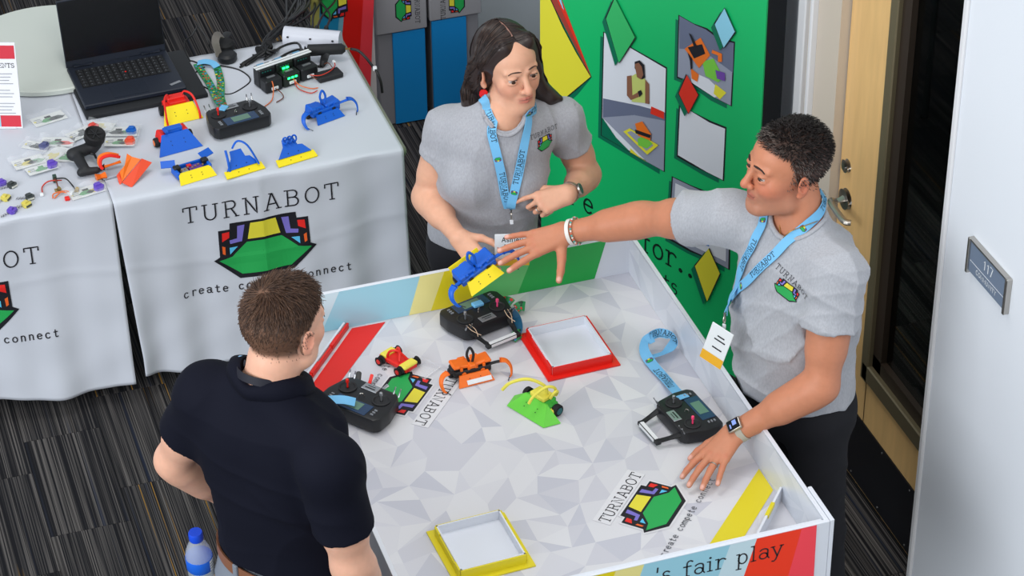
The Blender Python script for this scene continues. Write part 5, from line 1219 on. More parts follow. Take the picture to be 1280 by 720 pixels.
def wire(parent, pts, r, m, name='wire', n=5): return MB().tube(smooth_path(pts, n), r, 0, 6).build(name, m, parent, smooth=80)
def plow(t, w, h, dep, m, y0=0.0, top=.62, name='plow', holes=True, wing=.0):
    # a sloped blade facing -y: wide lip on the ground, narrower top edge behind
    s = MB(); tw = w*top/2; V = [(-w/2, y0, .001), (w/2, y0, .001), (tw, y0+dep, h), (-tw, y0+dep, h), (-w/2, y0+.004, .0), (w/2, y0+.004, .0), (tw, y0+dep+.005, h-.001), (-tw, y0+dep+.005, h-.001)]
    s.add(V, [(0, 1, 2, 3), (7, 6, 5, 4), (0, 4, 5, 1), (3, 2, 6, 7), (0, 3, 7, 4), (1, 5, 6, 2)])
    if wing:
        for q in (-1, 1): s.add([(q*w/2, y0, .001), (q*(w/2+wing*.1), y0+dep*1.1, .001), (q*tw, y0+dep*1.05, h), (q*tw*.9, y0+dep*1.05, h-.003), (q*w/2*.97, y0+dep, .001)], [(0, 1, 2), (1, 4, 3, 2), (0, 2, 3, 4), (0, 4, 1)])
    o = s.build(name, m, t)
    if holes:
        b_ = MB(); n_ = Vector((0, -h, dep)).normalized()
        for x in (-.018, .018):
            for k in (.42, .62): p = Vector((x*w/.12, y0+dep*k, .001+(h-.001)*k)); b_.cyl(p-n_*.0005, p+n_*.0009, .0016, n=8)
        tag(b_.build('screw_holes', BLKP, o), kind='stuff')
    return o
def wheels(t, x, y, r, wd, hub, rim=RUB):
    for q in (-1, 1):
        w_ = MB().tube([(q*x, y, r), (q*(x+wd*.15), y, r), (q*(x+wd*.85), y, r), (q*(x+wd), y, r)], [r*.88, r, r, r*.88], 0, 20).build('wheel', rim, t)
        MB().cyl((q*(x+wd*.9), y, r), (q*(x+wd+.0012), y, r), r*.62, n=16).build('hub', hub, w_)
def arcpts(a, b, lift, out=(0, 0, 0), n=9): return [lerp(a, b, k/n)+Vector(out)*math.sin(math.pi*k/n)+Vector((0, 0, lift*math.sin(math.pi*k/n))) for k in range(n+1)]
def body_box(t, w, d, h, m, y=.06, z=.010, name='body', extra=True):
    s = MB(); s.box((0, y, z+h/2), (w, d, h), bev=.003); s.box((0, y-.004, z+h+.004), (w*.66, d*.62, .010), bev=.002); o = s.build(name, m, t)
    if extra:
        e = MB()
        for i in range(5): e.box((w*(-.36+.18*i), y+d*.25, z+h+.002), (w*.07, d*.2, .006))
        tag(e.build('connector_pins', BLKP, o), kind='stuff')
    return o
# --- robots on the white table
r_ = item('robot', 'yellow bladed robot with red body, behind the blue and red robot', 'robot', tt(230, 153), 6, 'small printed robots on the white table')
plow(r_, .135, .046, .042, YELP, top=.72); body_box(r_, .085, .055, .034, REDP, .070); wheels(r_, .040, .075, .017, .018, BLKP); s = MB(); s.box((0, .078, .054), (.06, .03, .016), bev=.003); s.build('cab', REDP, r_)
for q in (-1, 1): MB().tube(smooth_path([(q*.018, .072, .058), (q*.030, .070, .075), (q*.048, .04, .070), (q*.056, .006, .03), (q*.056, -.004, .004)], 5), .0036, n=8, flat=.6).build('arm', REDP, r_)
r_ = item('robot', 'blue bladed robot with red sides and orange hub, in front of the yellow bladed one', 'robot', tt(227, 190), 10, 'small printed robots on the white table')
plow(r_, .150, .050, .046, BLUE, top=.60); body_box(r_, .06, .05, .036, BLUE, .070); wheels(r_, .045, .070, .016, .020, ORG)
for q in (-1, 1): MB().box((q*.040, .072, .034), (.022, .044, .030), bev=.004, R=Matrix.Rotation(q*-.25, 4, 'Y')).build('side_pod', REDP, r_)
s = MB(); s.box((0, .062, .056), (.058, .022, .016), bev=.002); s.box((-.03, .052, .062), (.010, .03, .006)); s.build('turret', BLUE, r_)
r_ = item('robot', 'open blue robot with purple circuit boards and a yellow blade, at the table front', 'robot', tt(249, 226), 12, 'small printed robots on the white table')
plow(r_, .125, .026, .030, YELP, top=.86, wing=.0)
s = MB(); s.box((0, .055, .008), (.105, .05, .006)); s.box((-.055, .055, .018), (.010, .055, .026), bev=.003); s.box((.055, .055, .018), (.010, .055, .026), bev=.003); s.box((0, .082, .016), (.10, .006, .02), bev=.002); s.build('chassis', BLUE, r_)
MB().box((.012, .055, .017), (.042, .028, .010), bev=.001).build('circuit_board', PUR, r_); MB().box((-.028, .05, .017), (.026, .026, .012), bev=.001).build('receiver', SILV, r_); MB().box((-.004, .066, .018), (.014, .012, .016)).build('red_chip', REDP, r_)
s = MB()
for k in range(7): s.box((-.036+.012*k, .048+.004*(k % 3), .025), (.005, .004, .004))
tag(s.build('components', mat('component_mix', (150, 120, 90), .4), r_), kind='stuff')
for q in (-1, 1):
    MB().box((q*.066, .088, .036), (.046, .026, .003), R=Matrix.Rotation(q*.35, 4, 'Z') @ Matrix.Rotation(.5, 4, 'X')).build('side_plate', BLUE, r_); MB().box((q*.048, .060, .030), (.022, .022, .016), bev=.003).build('motor', BLKP, r_)
def attach(label, px, py, deg, w, tall, loops, arm_):
    t = item('plow_attachment', label, 'robot part', tt(px, py), deg, 'loose blue and yellow blades on the white table')
    s = MB(); V = [(-w/2, 0, .001), (w/2, 0, .001), (w/2*.96, .026, .012), (-w/2*.96, .026, .012)]; s.add(V+[(x, y, z+.003) for x, y, z in V], [(3, 2, 1, 0), (4, 5, 6, 7), (0, 1, 5, 4), (1, 2, 6, 5), (2, 3, 7, 6), (3, 0, 4, 7)]); s.build('yellow_edge', YELP, t)
    s = MB(); R_ = Matrix.Rotation(math.radians(38), 3, 'X'); s.prism([(-w*.42, 0), (w*.42, 0), (w*.27, tall*.5), (w*.16, tall*.55), (w*.13, tall), (-w*.16, tall), (-w*.20, tall*.6)], 0, .004, 0, R_, (0, .024, .014)); s.build('blade', BLUE, t)
    b_ = MB(); n_ = R_ @ Vector((0, 0, 1))
    for x in (-.02, .016):
        p = Vector((0, .024, .0145))+R_ @ Vector((x, .010, .004)); b_.cyl(p, p+n_*.001, .0018, n=8); b_.cyl(Vector((x, .012, .0085)), Vector((x, .012, .0100)), .0018, n=8)
    tag(b_.build('screw_holes', BLKP, t), kind='stuff')
    for lp in loops:
        c = Vector((0, .024, .014))+R_ @ Vector((lp, tall*.86, .004)); MB().tube([c+R_ @ Vector((.007*math.cos(a)*.6, .010*math.sin(a), .010+.010*math.cos(a))) for a in np.linspace(0, 2*math.pi, 15)[:-1]], .0030, n=6, closed=True).build('loop', BLUE, t)
    for A in arm_: MB().tube(smooth_path(A, 5), .0042, n=8, flat=.6).build('arm', BLUE, t)
attach('blue and yellow loose blade with a long curved arm, left of its pair', 308, 218, 12, .135, .062, (), [[(-.046, .02, .004), (-.044, .036, .045), (-.040, .060, .070)], [(-.012, .072, .062), (.010, .075, .082), (.034, .052, .070), (.052, .012, .016)]])
attach('blue and yellow loose blade with small loops on top, right of its pair', 373, 203, 12, .140, .060, (-.016, 0, .016), [])
def claw_bot(label, loc, deg, m, arm_m, name='robot', group=None, sc=1.0, flapm=None, tilt=None, labelled=False):
    t = item(name, label, 'robot', loc, deg, group)
    if tilt is not None: t.rotation_euler = tilt
    t.scale = (sc,)*3
    hh, cz = (.012, .046) if labelled else (.030, .034)
    for q in (-1, 1):
        s = MB(); s.box((q*.032, .030, cz), (.058, .044, hh), bev=.004, R=Matrix.Rotation(q*-.14, 4, 'Y')); s.box((q*.050, .012, cz+.004), (.020, .018, hh*.7), bev=.002); s.box((q*.020, .050, cz+.003), (.024, .012, hh*.6), bev=.002); s.build('shell', m, t)
    if labelled: MB().box((0, .032, .032), (.124, .040, .022), bev=.006).build('motor_box', BLKM, t); MB().box((0, .012, .046), (.020, .026, .014), bev=.003).build('servo_horn', m, t)
    for q in (-1, 1): MB().cyl((q*.030, .004, .028), (q*.030, -.002, .028), .007, n=12).build('axle_boss', m if labelled else BLKP, t)
    MB().box((0, .012, .026), (.118, .022, .022), bev=.003).build('axle_housing', arm_m if labelled else m, t); MB().box((0, .038, .016), (.13, .03, .022), bev=.004).build('chassis', BLKP, t)
    wheels(t, .052, .036, .014, .014, BLKP)
    MB().tube(smooth_path([(-.004, .022, .05), (-.011, .024, .078), (-.002, .022, .102), (.008, .018, .080), (.004, .018, .052)], 5), .0042, n=8).build('crest', arm_m if labelled else m, t)
    plow(t, .115, .026, .026, flapm or m, y0=-.030, top=.80, name='front_blade')
    if labelled: MB().box((.010, -.024, .0105), (.078, .014, .0012), R=Matrix.Rotation(math.atan2(.026, .026), 4, 'X')).build('name_label', LBL, t)
    for q in (-1, 1):
        a_ = MB().tube(smooth_path([(q*.050, .010, .034), (q*.074, .004, .040), (q*.094, -.006, .046)], 5), [.0055]*11, n=8, flat=.7).build('arm', arm_m, t)
        MB().tube(smooth_path([(q*.084, -.004, .050), (q*.102, -.010, .046), (q*.112, -.022, .030), (q*.108, -.036, .010), (q*.100, -.040, .006)], 5), [.0125-.0005*k for k in range(21)], n=8, flat=.5).build('claw', m, t)
        MB().tube([(q*.104, -.036, .010), (q*.092, -.050, .002)], .0016, n=6).build('claw_tip', BLKP, t)
    s = MB()
    for k in range(4): s.box((-.036+.024*k, .006, .040), (.008, .006, .010))
    tag(s.build('servo_lugs', m, t), kind='stuff'); return t
claw_bot('blue clawed robot lying alone at the right of the white table', tt(409, 147), 18, BLUE, BLUE, group='small printed robots on the white table', sc=.92)
claw_bot('orange and black clawed robot with a white name strip, in front of the transmitter', aa(592, 474), 4, ORG, BLKM, sc=.93, labelled=True)
held = claw_bot('blue clawed robot with yellow blades held in the woman\'s right hand', at(603, 349, 1.005), 22, BLUE, BLUE, sc=1.0, flapm=YELP, tilt=(math.radians(6), math.radians(-20), math.radians(14)))
MB().box((-.01, .056, .036), (.10, .004, .034), R=Matrix.Rotation(-.4, 4, 'X')).build('rear_blade', YELP, held)
# green robot with yellow arms
r_ = item('robot', 'lime green bladed robot with yellow arms, in the middle of the arena', 'robot', aa(660, 519), -64); r_.scale = (.95,)*3
plow(r_, .150, .040, .046, GRN, top=.58, y0=-.012, wing=.2); s = MB(); s.box((0, .058, .024), (.070, .052, .032), bev=.005); s.box((-.036, .056, .022), (.026, .044, .026), bev=.005); s.box((.036, .056, .022), (.026, .044, .026), bev=.005); s.build('body', mat('green_shell', (60, 170, 60), .45), r_)
MB().box((0, .056, .046), (.058, .044, .016), bev=.004).build('cab', PYEL, r_); wheels(r_, .050, .060, .018, .018, TEAL); MB().box((.052, .040, .016), (.022, .024, .020), bev=.004).build('side_block', PYEL, r_)
MB().tube(smooth_path([(.018, .060, .05), (.014, .052, .086), (-.020, .02, .108), (-.058, -.012, .092), (-.078, -.026, .064)], 6), .0050, n=10).build('arm', PYEL, r_)
MB().tube(smooth_path([(.034, .075, .05), (.040, .070, .080), (.030, .045, .092), (.016, .008, .072), (.010, -.006, .050)], 6), .0046, n=10).build('arm', PYEL, r_)
MB().tube(smooth_path([(.034, .080, .048), (.046, .074, .07), (.046, .06, .072), (.036, .055, .05)], 5), .0045, n=8).build('arm', PYEL, r_)
# red and yellow car
r_ = item('toy_car', 'small red and yellow open wheeled robot car beside a clear bag', 'robot', aa(498, 456), -62); r_.scale = (.92,)*3
MB().box((0, 0, .016), (.12, .050, .018), bev=.004).build('body', REDP, r_); MB().box((-.042, 0, .026), (.026, .050, .012), bev=.003).build('rear_deck', PYEL, r_); MB().box((.044, 0, .024), (.030, .056, .012), bev=.004).build('nose', PYEL, r_)
s = MB(); s.tube(smooth_path([(-.03, -.018, .024), (-.018, -.016, .05), (.004, -.004, .056), (.024, .012, .030)], 5), .0040, n=8); s.build('roll_bar', REDP, r_); s = MB(); s.tube(smooth_path([(-.03, .018, .024), (-.016, .016, .048), (.006, .002, .052), (.02, -.014, .030)], 5), .0040, n=8); s.build('roll_bar', REDP, r_)
for x, q in ((-.042, -1), (-.042, 1), (.040, -1), (.040, 1)):
    w_ = MB().cyl((x, q*.028, .014), (x, q*.044, .014), .015, n=18).build('wheel', RUB, r_); MB().cyl((x, q*.0442, .014), (x, q*.0454, .014), .008, n=12).build('hub', REDP, w_)
CLR = mat('clear_film', (240, 242, 246), .12, alpha=.20, spec=.8)
def film(t, w, d, z, seed, name='bag_film'):
    rg_ = random.Random(seed); s = MB(); n_ = 7; V = [(-w/2+w*i/n_, -d/2+d*j/n_, z+.004*rg_.random()*(0 < i < n_)+.004*math.sin(i*1.7+j)+.004) for i in range(n_+1) for j in range(n_+1)]
    s.add(V, [(i*(n_+1)+j, (i+1)*(n_+1)+j, (i+1)*(n_+1)+j+1, i*(n_+1)+j+1) for i in range(n_) for j in range(n_)]); return s.build(name, CLR, t, smooth=25)
b_ = item('clear_bag', 'crumpled clear plastic bag beside the red and yellow car', 'bag', aa(521, 459), -55); film(b_, .12, .075, .002, 3); MB().box((.056, 0, .006), (.006, .070, .003)).build('zip_strip', CLR, b_)
# --- radio transmitters
def transmitter(label, loc, deg, sc=1.0, prongs=False, z0=.0, bands=False, cap=REDP):
    t = item('radio_transmitter', label, 'controller', loc, deg, 'radio transmitters'); t.scale = (sc,)*3
    s = MB(); P = [(-.066, -.058), (.066, -.058), (.080, -.046), (.095, .012), (.094, .052), (.082, .066), (-.082, .066), (-.094, .052), (-.095, .012), (-.080, -.046)]
    bm = bmesh.new(); vs_ = [bm.verts.new((x, y, .006)) for x, y in P]; f_ = bm.faces.new(vs_); e_ = bmesh.ops.extrude_face_region(bm, geom=[f_]); bmesh.ops.translate(bm, verts=[v for v in e_['geom'] if isinstance(v, bmesh.types.BMVert)], vec=(0, 0, .040))
    bmesh.ops.recalc_face_normals(bm, faces=bm.faces); bmesh.ops.bevel(bm, geom=list(bm.edges), offset=.007, segments=2, affect='EDGES', profile=.6); bm.verts.index_update(); s.add([v.co.copy() for v in bm.verts], [[v.index for v in f.verts] for f in bm.faces]); bm.free()
    s.build('case', BLKP, t); T_ = .0465
    MB().box((0, .040, T_), (.104, .042, .003), bev=.001).build('display_bezel', SCRB, t); MB().box((0, .039, T_+.0018), (.056, .028, .001)).build('display', SCRN, t)
    for q in (-1, 1):
        g_ = MB().lathe([(.023, .0), (.024, .003), (.020, .004), (.017, .001), (.004, .0005)], (q*.052, -.012, T_-.001), n=24).build('gimbal', BLKM, t)
        MB().lathe([(.0025, 0), (.0022, .014), (.0045, .016), (.0042, .024), (.002, .026)], (q*.052, -.012, T_), n=10).build('stick', cap if q > 0 else SILV, g_)
        for k in range(2): MB().tube([(q*(.076-.016*k), -.050, T_-.004), (q*(.078-.016*k), -.060, T_+.016)], [.0026, .0018], n=8).build('switch', SILV, t)
        b2 = MB()
        for k in range(3): b2.box((q*.066, .030+.009*k, T_+.001), (.008, .004, .003))
        b2.build('keys', GRW, t)
    s = MB(); s.box((0, -.040, T_+.0005), (.046, .024, .003), bev=.001); s.build('metal_badge', SILV, t); s = MB(); s.box((0, -.036, T_+.0023), (.030, .0035, .0004)); s.box((0, -.044, T_+.0023), (.022, .002, .0004)); s.build('badge_print', BLKP, t)
    MB().tube(smooth_path([(-.005, -.004, T_), (-.003, -.002, T_+.008), (.003, .002, T_+.008), (.005, .004, T_)], 4), .0014, n=6).build('neck_strap_eye', ST, t)
    if prongs:
        for q in (-1, 1): MB().tube([(q*.062, -.048, .030), (q*.046, -.112, .018)], [.0085, .0065], n=8).build('stand_leg', BLKM, t)
        MB().box((0, -.115, .016), (.108, .016, .012), bev=.002).build('stand_bar', BLKM, t); MB().box((-.002, -.1235, .0175), (.080, .001, .008)).build('bar_label', LBL, t); MB().box((-.002, -.115, .0226), (.084, .011, .001)).build('bar_label', LBL, t)
        if bands:
            for q in (-1, 1):
                for k in (-.006, .004): MB().tube(smooth_path([(q*.062+k, -.040, .048), (q*.058+k, -.064, .043), (q*.055-k, -.084, .034)], 4), .0011, n=5).build('rubber_band', mat('rubber_band', (206, 178, 150), .6), t)
    return t
SBLUE = mat('blue_ribbon_bright', (92, 164, 214), .5)
t0_ = transmitter('black radio transmitter with grey display, on the white table beneath the green lanyard', tt(296, 157), 190, 1.08)
t1_ = transmitter('black radio transmitter with stand legs, by the back wall of the arena', aa(599, 406), 16, 1.06, True, bands=True, cap=mat('pink_cap', (222, 70, 120), .4))
t2_ = transmitter('black radio transmitter with a short blue strap, in front of the navy man', aa(453, 514), 128, 1.10)
MB().tube([(.05, -.05, .03), (.074, -.088, .034)], .007, n=10).build('antenna', BLKP, t2_); MB().tube([(-.01, -.052, .03), (-.018, -.085, .034)], .005, n=10).build('antenna', SILV, t2_); MB().tube([(.015, -.05, .04), (.028, -.082, .05)], .0045, n=8).build('switch_cap', REDP, t2_)
t3_ = transmitter('black radio transmitter with stand legs, beside the watch wearing hand', aa(858, 532), -82, 1.0, True, cap=mat('pink_lit_cap', (250, 70, 120), .3))
def ribbon(name, label, pts, wd, m, N=(0, 0, 1), prints=(), parent=None, cat='strap', n=6):
    P = smooth_path(pts, n); o_ = thing(name, label, cat, (0, 0, 0)) if parent is None else parent
    NN = N if isinstance(N, list) else None
    if NN: NN = [Vector(NN[min(int(i/n), len(NN)-1)]).lerp(Vector(NN[min(int(i/n)+1, len(NN)-1)]), (i % n)/n).normalized() for i in range(len(P))]
    NN = NN or [Vector(N)]*len(P); lanyard_band(P, NN, wd, m, o_, prints); return o_
ribbon('lanyard', 'sky blue printed strap curling from the transmitter beside the watch wearing hand', [aa(856, 498, .050), aa(846, 490, .040), aa(832, 474, .014), aa(815, 455, .012), aa(806, 440, .020), aa(806, 428, .032), aa(816, 421, .044)], .030, STRAP, [(0, -.2, 1), (0, 0, 1), (0, 0, 1), (-.2, 0, 1), (-.6, -.2, .8), (-.8, -.3, .5), (-.5, -.9, .3)], [(.42, 'TURNABOT', 1), (.72, 'logo', 1)])
lg = [o for o in bpy.data.objects if o.name.startswith('lanyard') and o.type == 'EMPTY'][-1]
ribbon('x', '', [aa(812, 421, .046), aa(824, 416, .044), aa(838, 420, .040), aa(842, 428, .034), aa(832, 440, .024), aa(815, 446, .016)], .026, STRAP, [(-.3, -.9, .3), (-.1, -.9, .5), (.3, -.8, .6), (.5, -.3, .8), (.2, .3, .9), (0, .3, 1)], [(.25, 'TURNABOT', 1)], parent=lg)
DOT = [mat('dot_red', (206, 44, 40), .5), mat('dot_blue', (70, 130, 200), .5), mat('dot_yellow', (226, 206, 60), .5), mat('dot_dark', (14, 60, 40), .5)]; LGRN = mat('green_ribbon', (34, 140, 78), .5)
def dots(P, N, wd, parent, seed, sp=.0145):
    mp, L = band_map(P, N); rg_ = random.Random(seed); ss = [MB() for _ in DOT]; u = .004; k = 0
    while u < L-.004:
        for v in (-wd*.28, wd*.04, wd*.32):
            c_ = rg_.choices((0, 1, 2, 3), (4, 3, 1, 3))[0]; r2 = rg_.uniform(.0030, .0052); uu, vv = u+rg_.uniform(-.003, .003), v+rg_.uniform(-.0015, .0015); n_ = rg_.choice((4, 5, 6)); ss[c_].add([mp(min(max(uu+r2*math.cos(a), 0), L), vv+r2*math.sin(a), .0005) for a in np.linspace(0, 2*math.pi, n_+1)[:-1]], [tuple(range(n_))])
        u += sp
    for s_, m_, nm in zip(ss, DOT, ('red_motifs', 'blue_motifs', 'yellow_motifs', 'dark_motifs')):
        if s_.v: tag(s_.build(nm, m_, parent, smooth=0), kind='stuff')
ql = thing('lanyard', 'green patterned lanyard with blue end, clipped to the transmitter on the white table', 'lanyard', (0, 0, 0))
for pts, m_, sd in (([tt(281, 136, .055), tt(272, 126, .03), tt(264, 108, .010), tt(254, 92, .008), tt(246, 80, .010)], LGRN, 1), ([tt(281, 136, .052), tt(276, 122, .022), tt(276, 104, .006), tt(273, 90, .005), tt(270, 82, .006)], LGRN, 2), ([tt(247, 79, .012), tt(256, 77, .020), tt(266, 79, .018), tt(271, 84, .010)], STRAP, 0)):
    P = smooth_path(pts, 6); N = [Vector((0, -.15, 1)).normalized()]*len(P); MB().strip(P, N, .026, 0, .0014).build('strap', m_, ql, smooth=60)
    if sd: dots(P, N, .026, ql, sd)
MB().box(tt(279, 135, .056), (.026, .032, .006), bev=.002, R=Matrix.Rotation(-.7, 4, 'Z')).build('strap_end', STRAP, ql)
gl = thing('lanyard', 'green and blue folded lanyard tucked beside the transmitter at the arena back wall', 'lanyard', (0, 0, 0))
P = smooth_path([aa(641, 424, .005), aa(648, 412, .018), aa(646, 398, .020), aa(638, 388, .03)], 5); MB().strip(P, [Vector((-.3, -.6, .7)).normalized()]*len(P), .024, 0, .0015).build('strap', mat('blue_green_ribbon', (20, 84, 120), .5), gl, smooth=60)
for a, b2, sd in ((aa(630, 377, .022), aa(640, 380, .022), 3), (aa(645, 386, .018), aa(656, 383, .02), 4), (aa(640, 424, .008), aa(652, 417, .010), 5)):
    P = smooth_path([a, lerp(a, b2, .5)+Vector((0, 0, .006)), b2], 5); N = [Vector((-.2, -.7, .7)).normalized()]*len(P); MB().strip(P, N, .028, 0, .0015).build('strap', LGRN, gl, smooth=60); dots(P, N, .028, gl, sd)
MB().box(aa(597, 380, .056), (.032, .022, .010), bev=.002, R=Matrix.Rotation(.2, 4, 'Z')).build('strap_end', STRAP, gl)
ribbon('lanyard', 'short sky blue strap on the transmitter in front of the navy man', [aa(444, 503, .064), aa(430, 500, .072), aa(412, 500, .072), aa(392, 503, .060)], .028, STRAP, (0, -.3, 1), ())
# --- charger with leads
ch = item('battery_charger', 'black six bay battery charger with white stripes and green lights', 'charger', tt(358, 101), 17)
for i in range(3):
    for j, (y, z, h) in enumerate(((-.022, .024, .048), (.022, .036, .072))): MB().box((-.070+.070*i, y, z), (.066, .042, h), bev=.005).build('bay', BLKP if i != 1 else mat('lit_bay', (20, 30, 24), .4), ch)
    MB().box((-.070+.070*i, -.020, .0485), (.030, .010, .003)).build('charge_label', SILV, ch); s = MB()
    for k in range(4): s.box((-.088+.070*i+.010*k, .001, .060), (.004, .002, .003))
    tag(s.build('status_dots', mat('dim_teal_led', (20, 120, 110), .4), ch), kind='stuff'); MB().box((-.070+.070*i, -.044, .016), (.026, .006, .010), bev=.001).build('socket', LBL, ch); MB().box((-.076+.070*i, .034, .0725), (.026, .014, .001)).build('maker_mark', mat('pale_blue_mark', (96, 150, 186), .4), ch)
for y in (.010, .024): MB().box((0, y, .074), (.216, .009, .004), bev=.001).build('white_rail', LBL, ch)
GLED = mat('green_led', (30, 255, 110), .3, emit=5); s = MB()
for k in range(3): s.box((-.014+.014*k, -.0435, .034), (.009, .003, .006))
for k in range(2): s.box((-.008+.014*k, -.002, .052), (.010, .003, .006))
tag(s.build('green_lights', GLED, ch), kind='stuff')
for pts, m_ in (([(-.07, -.048, .016), (-.066, -.075, .012), (-.072, -.100, .006), (-.105, -.110, .004)], WB_), ([(-.08, -.044, .046), (-.085, -.06, .03), (-.11, -.09, .006), (-.15, -.11, .004)], WO_), ([(0, -.046, .03), (.010, -.07, .012), (.036, -.10, .004), (.058, -.11, .004)], WO_), ([(.004, -.048, .016), (.000, -.08, .006), (.018, -.125, .004), (.044, -.128, .006)], WR), ([(.07, -.048, .016), (.085, -.066, .008), (.12, -.07, .004)], WB_)): wire(ch, pts, .0019, m_, 'charge_lead')
bp = item('battery_pack', 'flat black battery pack with a red lead, right of the charger', 'battery', tt(411, 97), 10); MB().box((0, 0, .010), (.090, .050, .020), bev=.004).build('case', BLKM, bp)
wire(bp, [(-.07, .0, .03), (-.04, -.014, .026), (.0, -.006, .026), (.034, .022, .024), (.044, .046, .022)], .0019, WR, 'lead'); MB().box((.046, .054, .022), (.009, .014, .008), bev=.001).build('plug', LBL, bp)
# --- adapter, white device, headset, cables
wd_ = item('white_device', 'pale grey wedge shaped device with screw holes at the table back', 'device', tt(391, 55), -30); s = MB(); s.prism([(-.030, 0), (.030, 0), (.032, .012), (.024, .040), (.014, .054), (0, .058), (-.016, .052), (-.028, .034)], -.100, .100, 0, Matrix(((0, 0, 1), (1, 0, 0), (0, 1, 0)))); s.build('case', mat('pale_grey_plastic', (206, 208, 218), .4), wd_, smooth=40)
s = MB()
for x in (-.08, 0, .08): s.cyl((x, -.029, .036), (x, -.0315, .034), .004, n=10)
tag(s.build('screw_holes', BLKP, wd_), kind='stuff')
pa_ = item('power_adapter', 'black barrel shaped power adapter in front of the pale grey device', 'adapter', tt(410, 78), -12)
MB().tube([(-.075, .012, .045), (-.066, .010, .046), (.050, .006, .046), (.062, .005, .046)], [.016, .021, .019, .010], n=14).build('barrel', BLKM, pa_); MB().tube([(-.006, .0, .036), (-.016, -.022, .014), (-.024, -.036, .006)], [.015, .013, .008], n=12).build('grip', BLKM, pa_); MB().tube([(.060, .005, .046), (.078, .004, .045)], .0045, n=10).build('gold_tip', mat('gold_tip', (210, 160, 80), .3, 1.0), pa_)
wire(pa_, [(.078, .004, .045), (.105, -.004, .040), (.130, -.026, .022), (.150, -.06, .006), (.160, -.085, .002), (.172, -.10, -.03), (.176, -.11, -.07)], .0048, CABLE, 'cord'); MB().box((.156, -.074, .006), (.014, .018, .012), bev=.002).build('cord_tag', LBL, pa_)
wire(pa_, [(-.024, -.036, .006), (-.045, -.03, .004), (-.06, -.045, .003)], .004, CABLE, 'cord'); wire(pa_, [(-.02, -.034, .01), (.0, -.04, .02), (.014, -.055, .006)], .0016, WB_, 'wire')
hs = item('headset', 'black and grey headset lying behind the green lanyard', 'headset', tt(288, 70), 40)
MB().lathe([(.030, 0), (.034, .006), (.034, .022), (.026, .030), (.010, .032)], (-.030, -.010, 0), n=24).build('ear_cup', BLKP, hs); MB().lathe([(.030, 0), (.034, .006), (.034, .024), (.026, .032), (.010, .034)], (.012, .030, .012), n=24).build('ear_cup', RUB, hs)
MB().strip(smooth_path([(-.050, .010, .02), (-.040, .030, .06), (-.010, .045, .07), (.02, .05, .055)], 6), Vector((0, -.5, .8)), .026, 0, .006).build('headband', mat('taupe_plastic', (112, 106, 100), .45), hs, smooth=60); MB().tube(smooth_path([(.02, .05, .03), (.06, .06, .03), (.10, .085, .02)], 5), [.016]*9+[.010, .006], n=10, flat=.6).build('boom', BLKM, hs)
MB().tube([(-.036, .018, .046), (-.024, .03, .062)], .004, n=8).build('pale_mark', SILV, hs)
cb_ = thing('cable_bundle', 'tangled bundle of black cables running off the table back by the headset', 'cables', tt(335, 66))
rg = random.Random(9); L0 = Vector(cb_.location)
for k in range(13):
    j = lambda r: Vector((rg.uniform(-r, r), rg.uniform(-r, r), rg.uniform(0, r)))
    P = [tt(300+4*k, 84-2*k, .004)+j(.012), tt(318+2*k, 68, .016)+j(.016), tt(330, 60, .026)+j(.010), tt(345, 42, .020)+j(.016), tt(356+k, 28, .020)+j(.014), at(362+2*k, 10, .66)+j(.02), at(360+3*k, -8, .45)+j(.03), at(356+4*k, -30, .12)+j(.03)]
    wire(cb_, [p-L0 for p in P], .0050, CABLE, 'cable', 6)
MB().tube([tt(324, 64, .022)-L0, tt(336, 56, .026)-L0], .020, n=12).build('cable_tie', RUB, cb_)
for a, b2 in (((330, 75), (372, 52)), ((335, 84), (378, 60))): wire(cb_, [tt(a[0], a[1], .006)-L0, tt((a[0]+b2[0])/2, a[1]-16, .03)-L0, tt(b2[0], b2[1]+2, .03)-L0, tt(b2[0]+6, b2[1]+16, .05)-L0], .0042, CABLE, 'cable')
pc_ = thing('power_cable', 'black power cables with plugs hanging over the table back, near the red board', 'cables', tt(402, 36)); L0 = Vector(pc_.location)
for x0, x1, x2 in ((396, 404, 420), (390, 392, 402), (408, 412, 398), (385, 380, 388)):
    P = [tt(x0, 38, .008), tt(x0+1, 33, .02), at(x1, 18, .70), at(x2, -2, .62), at(x2-6, -22, .5)]; wire(pc_, [p-L0 for p in P], .0040, CABLE, 'cable'); MB().tube([tt(x0-1, 41, .006)-L0, tt(x0, 33, .016)-L0], [.011, .007], n=8).build('plug', BLKM, pc_)
lc = thing('laptop_cable', 'thin black cable looping from the laptop round the green lanyard', 'cables', tt(250, 90)); L0 = Vector(lc.location)
wire(lc, [p-L0 for p in (tt(218, 76), tt(238, 76), tt(252, 80, .004), tt(276, 82, .006), tt(300, 88), tt(313, 100), tt(300, 112), tt(284, 118), tt(262, 112, .004), tt(246, 102), tt(243, 92), tt(256, 84, .012))], .0026, CABLE, 'cable', 7); wire(lc, [p-L0 for p in (tt(238, 77), tt(232, 64), tt(231, 52, .02), tt(240, 44, .02), at(246, 34, .70))], .0026, CABLE, 'cable', 6); wire(lc, [p-L0 for p in (tt(272, 68), tt(263, 60), tt(260, 50, .02), at(250, 36, .68), at(244, 26, .5))], .0026, CABLE, 'cable', 6)
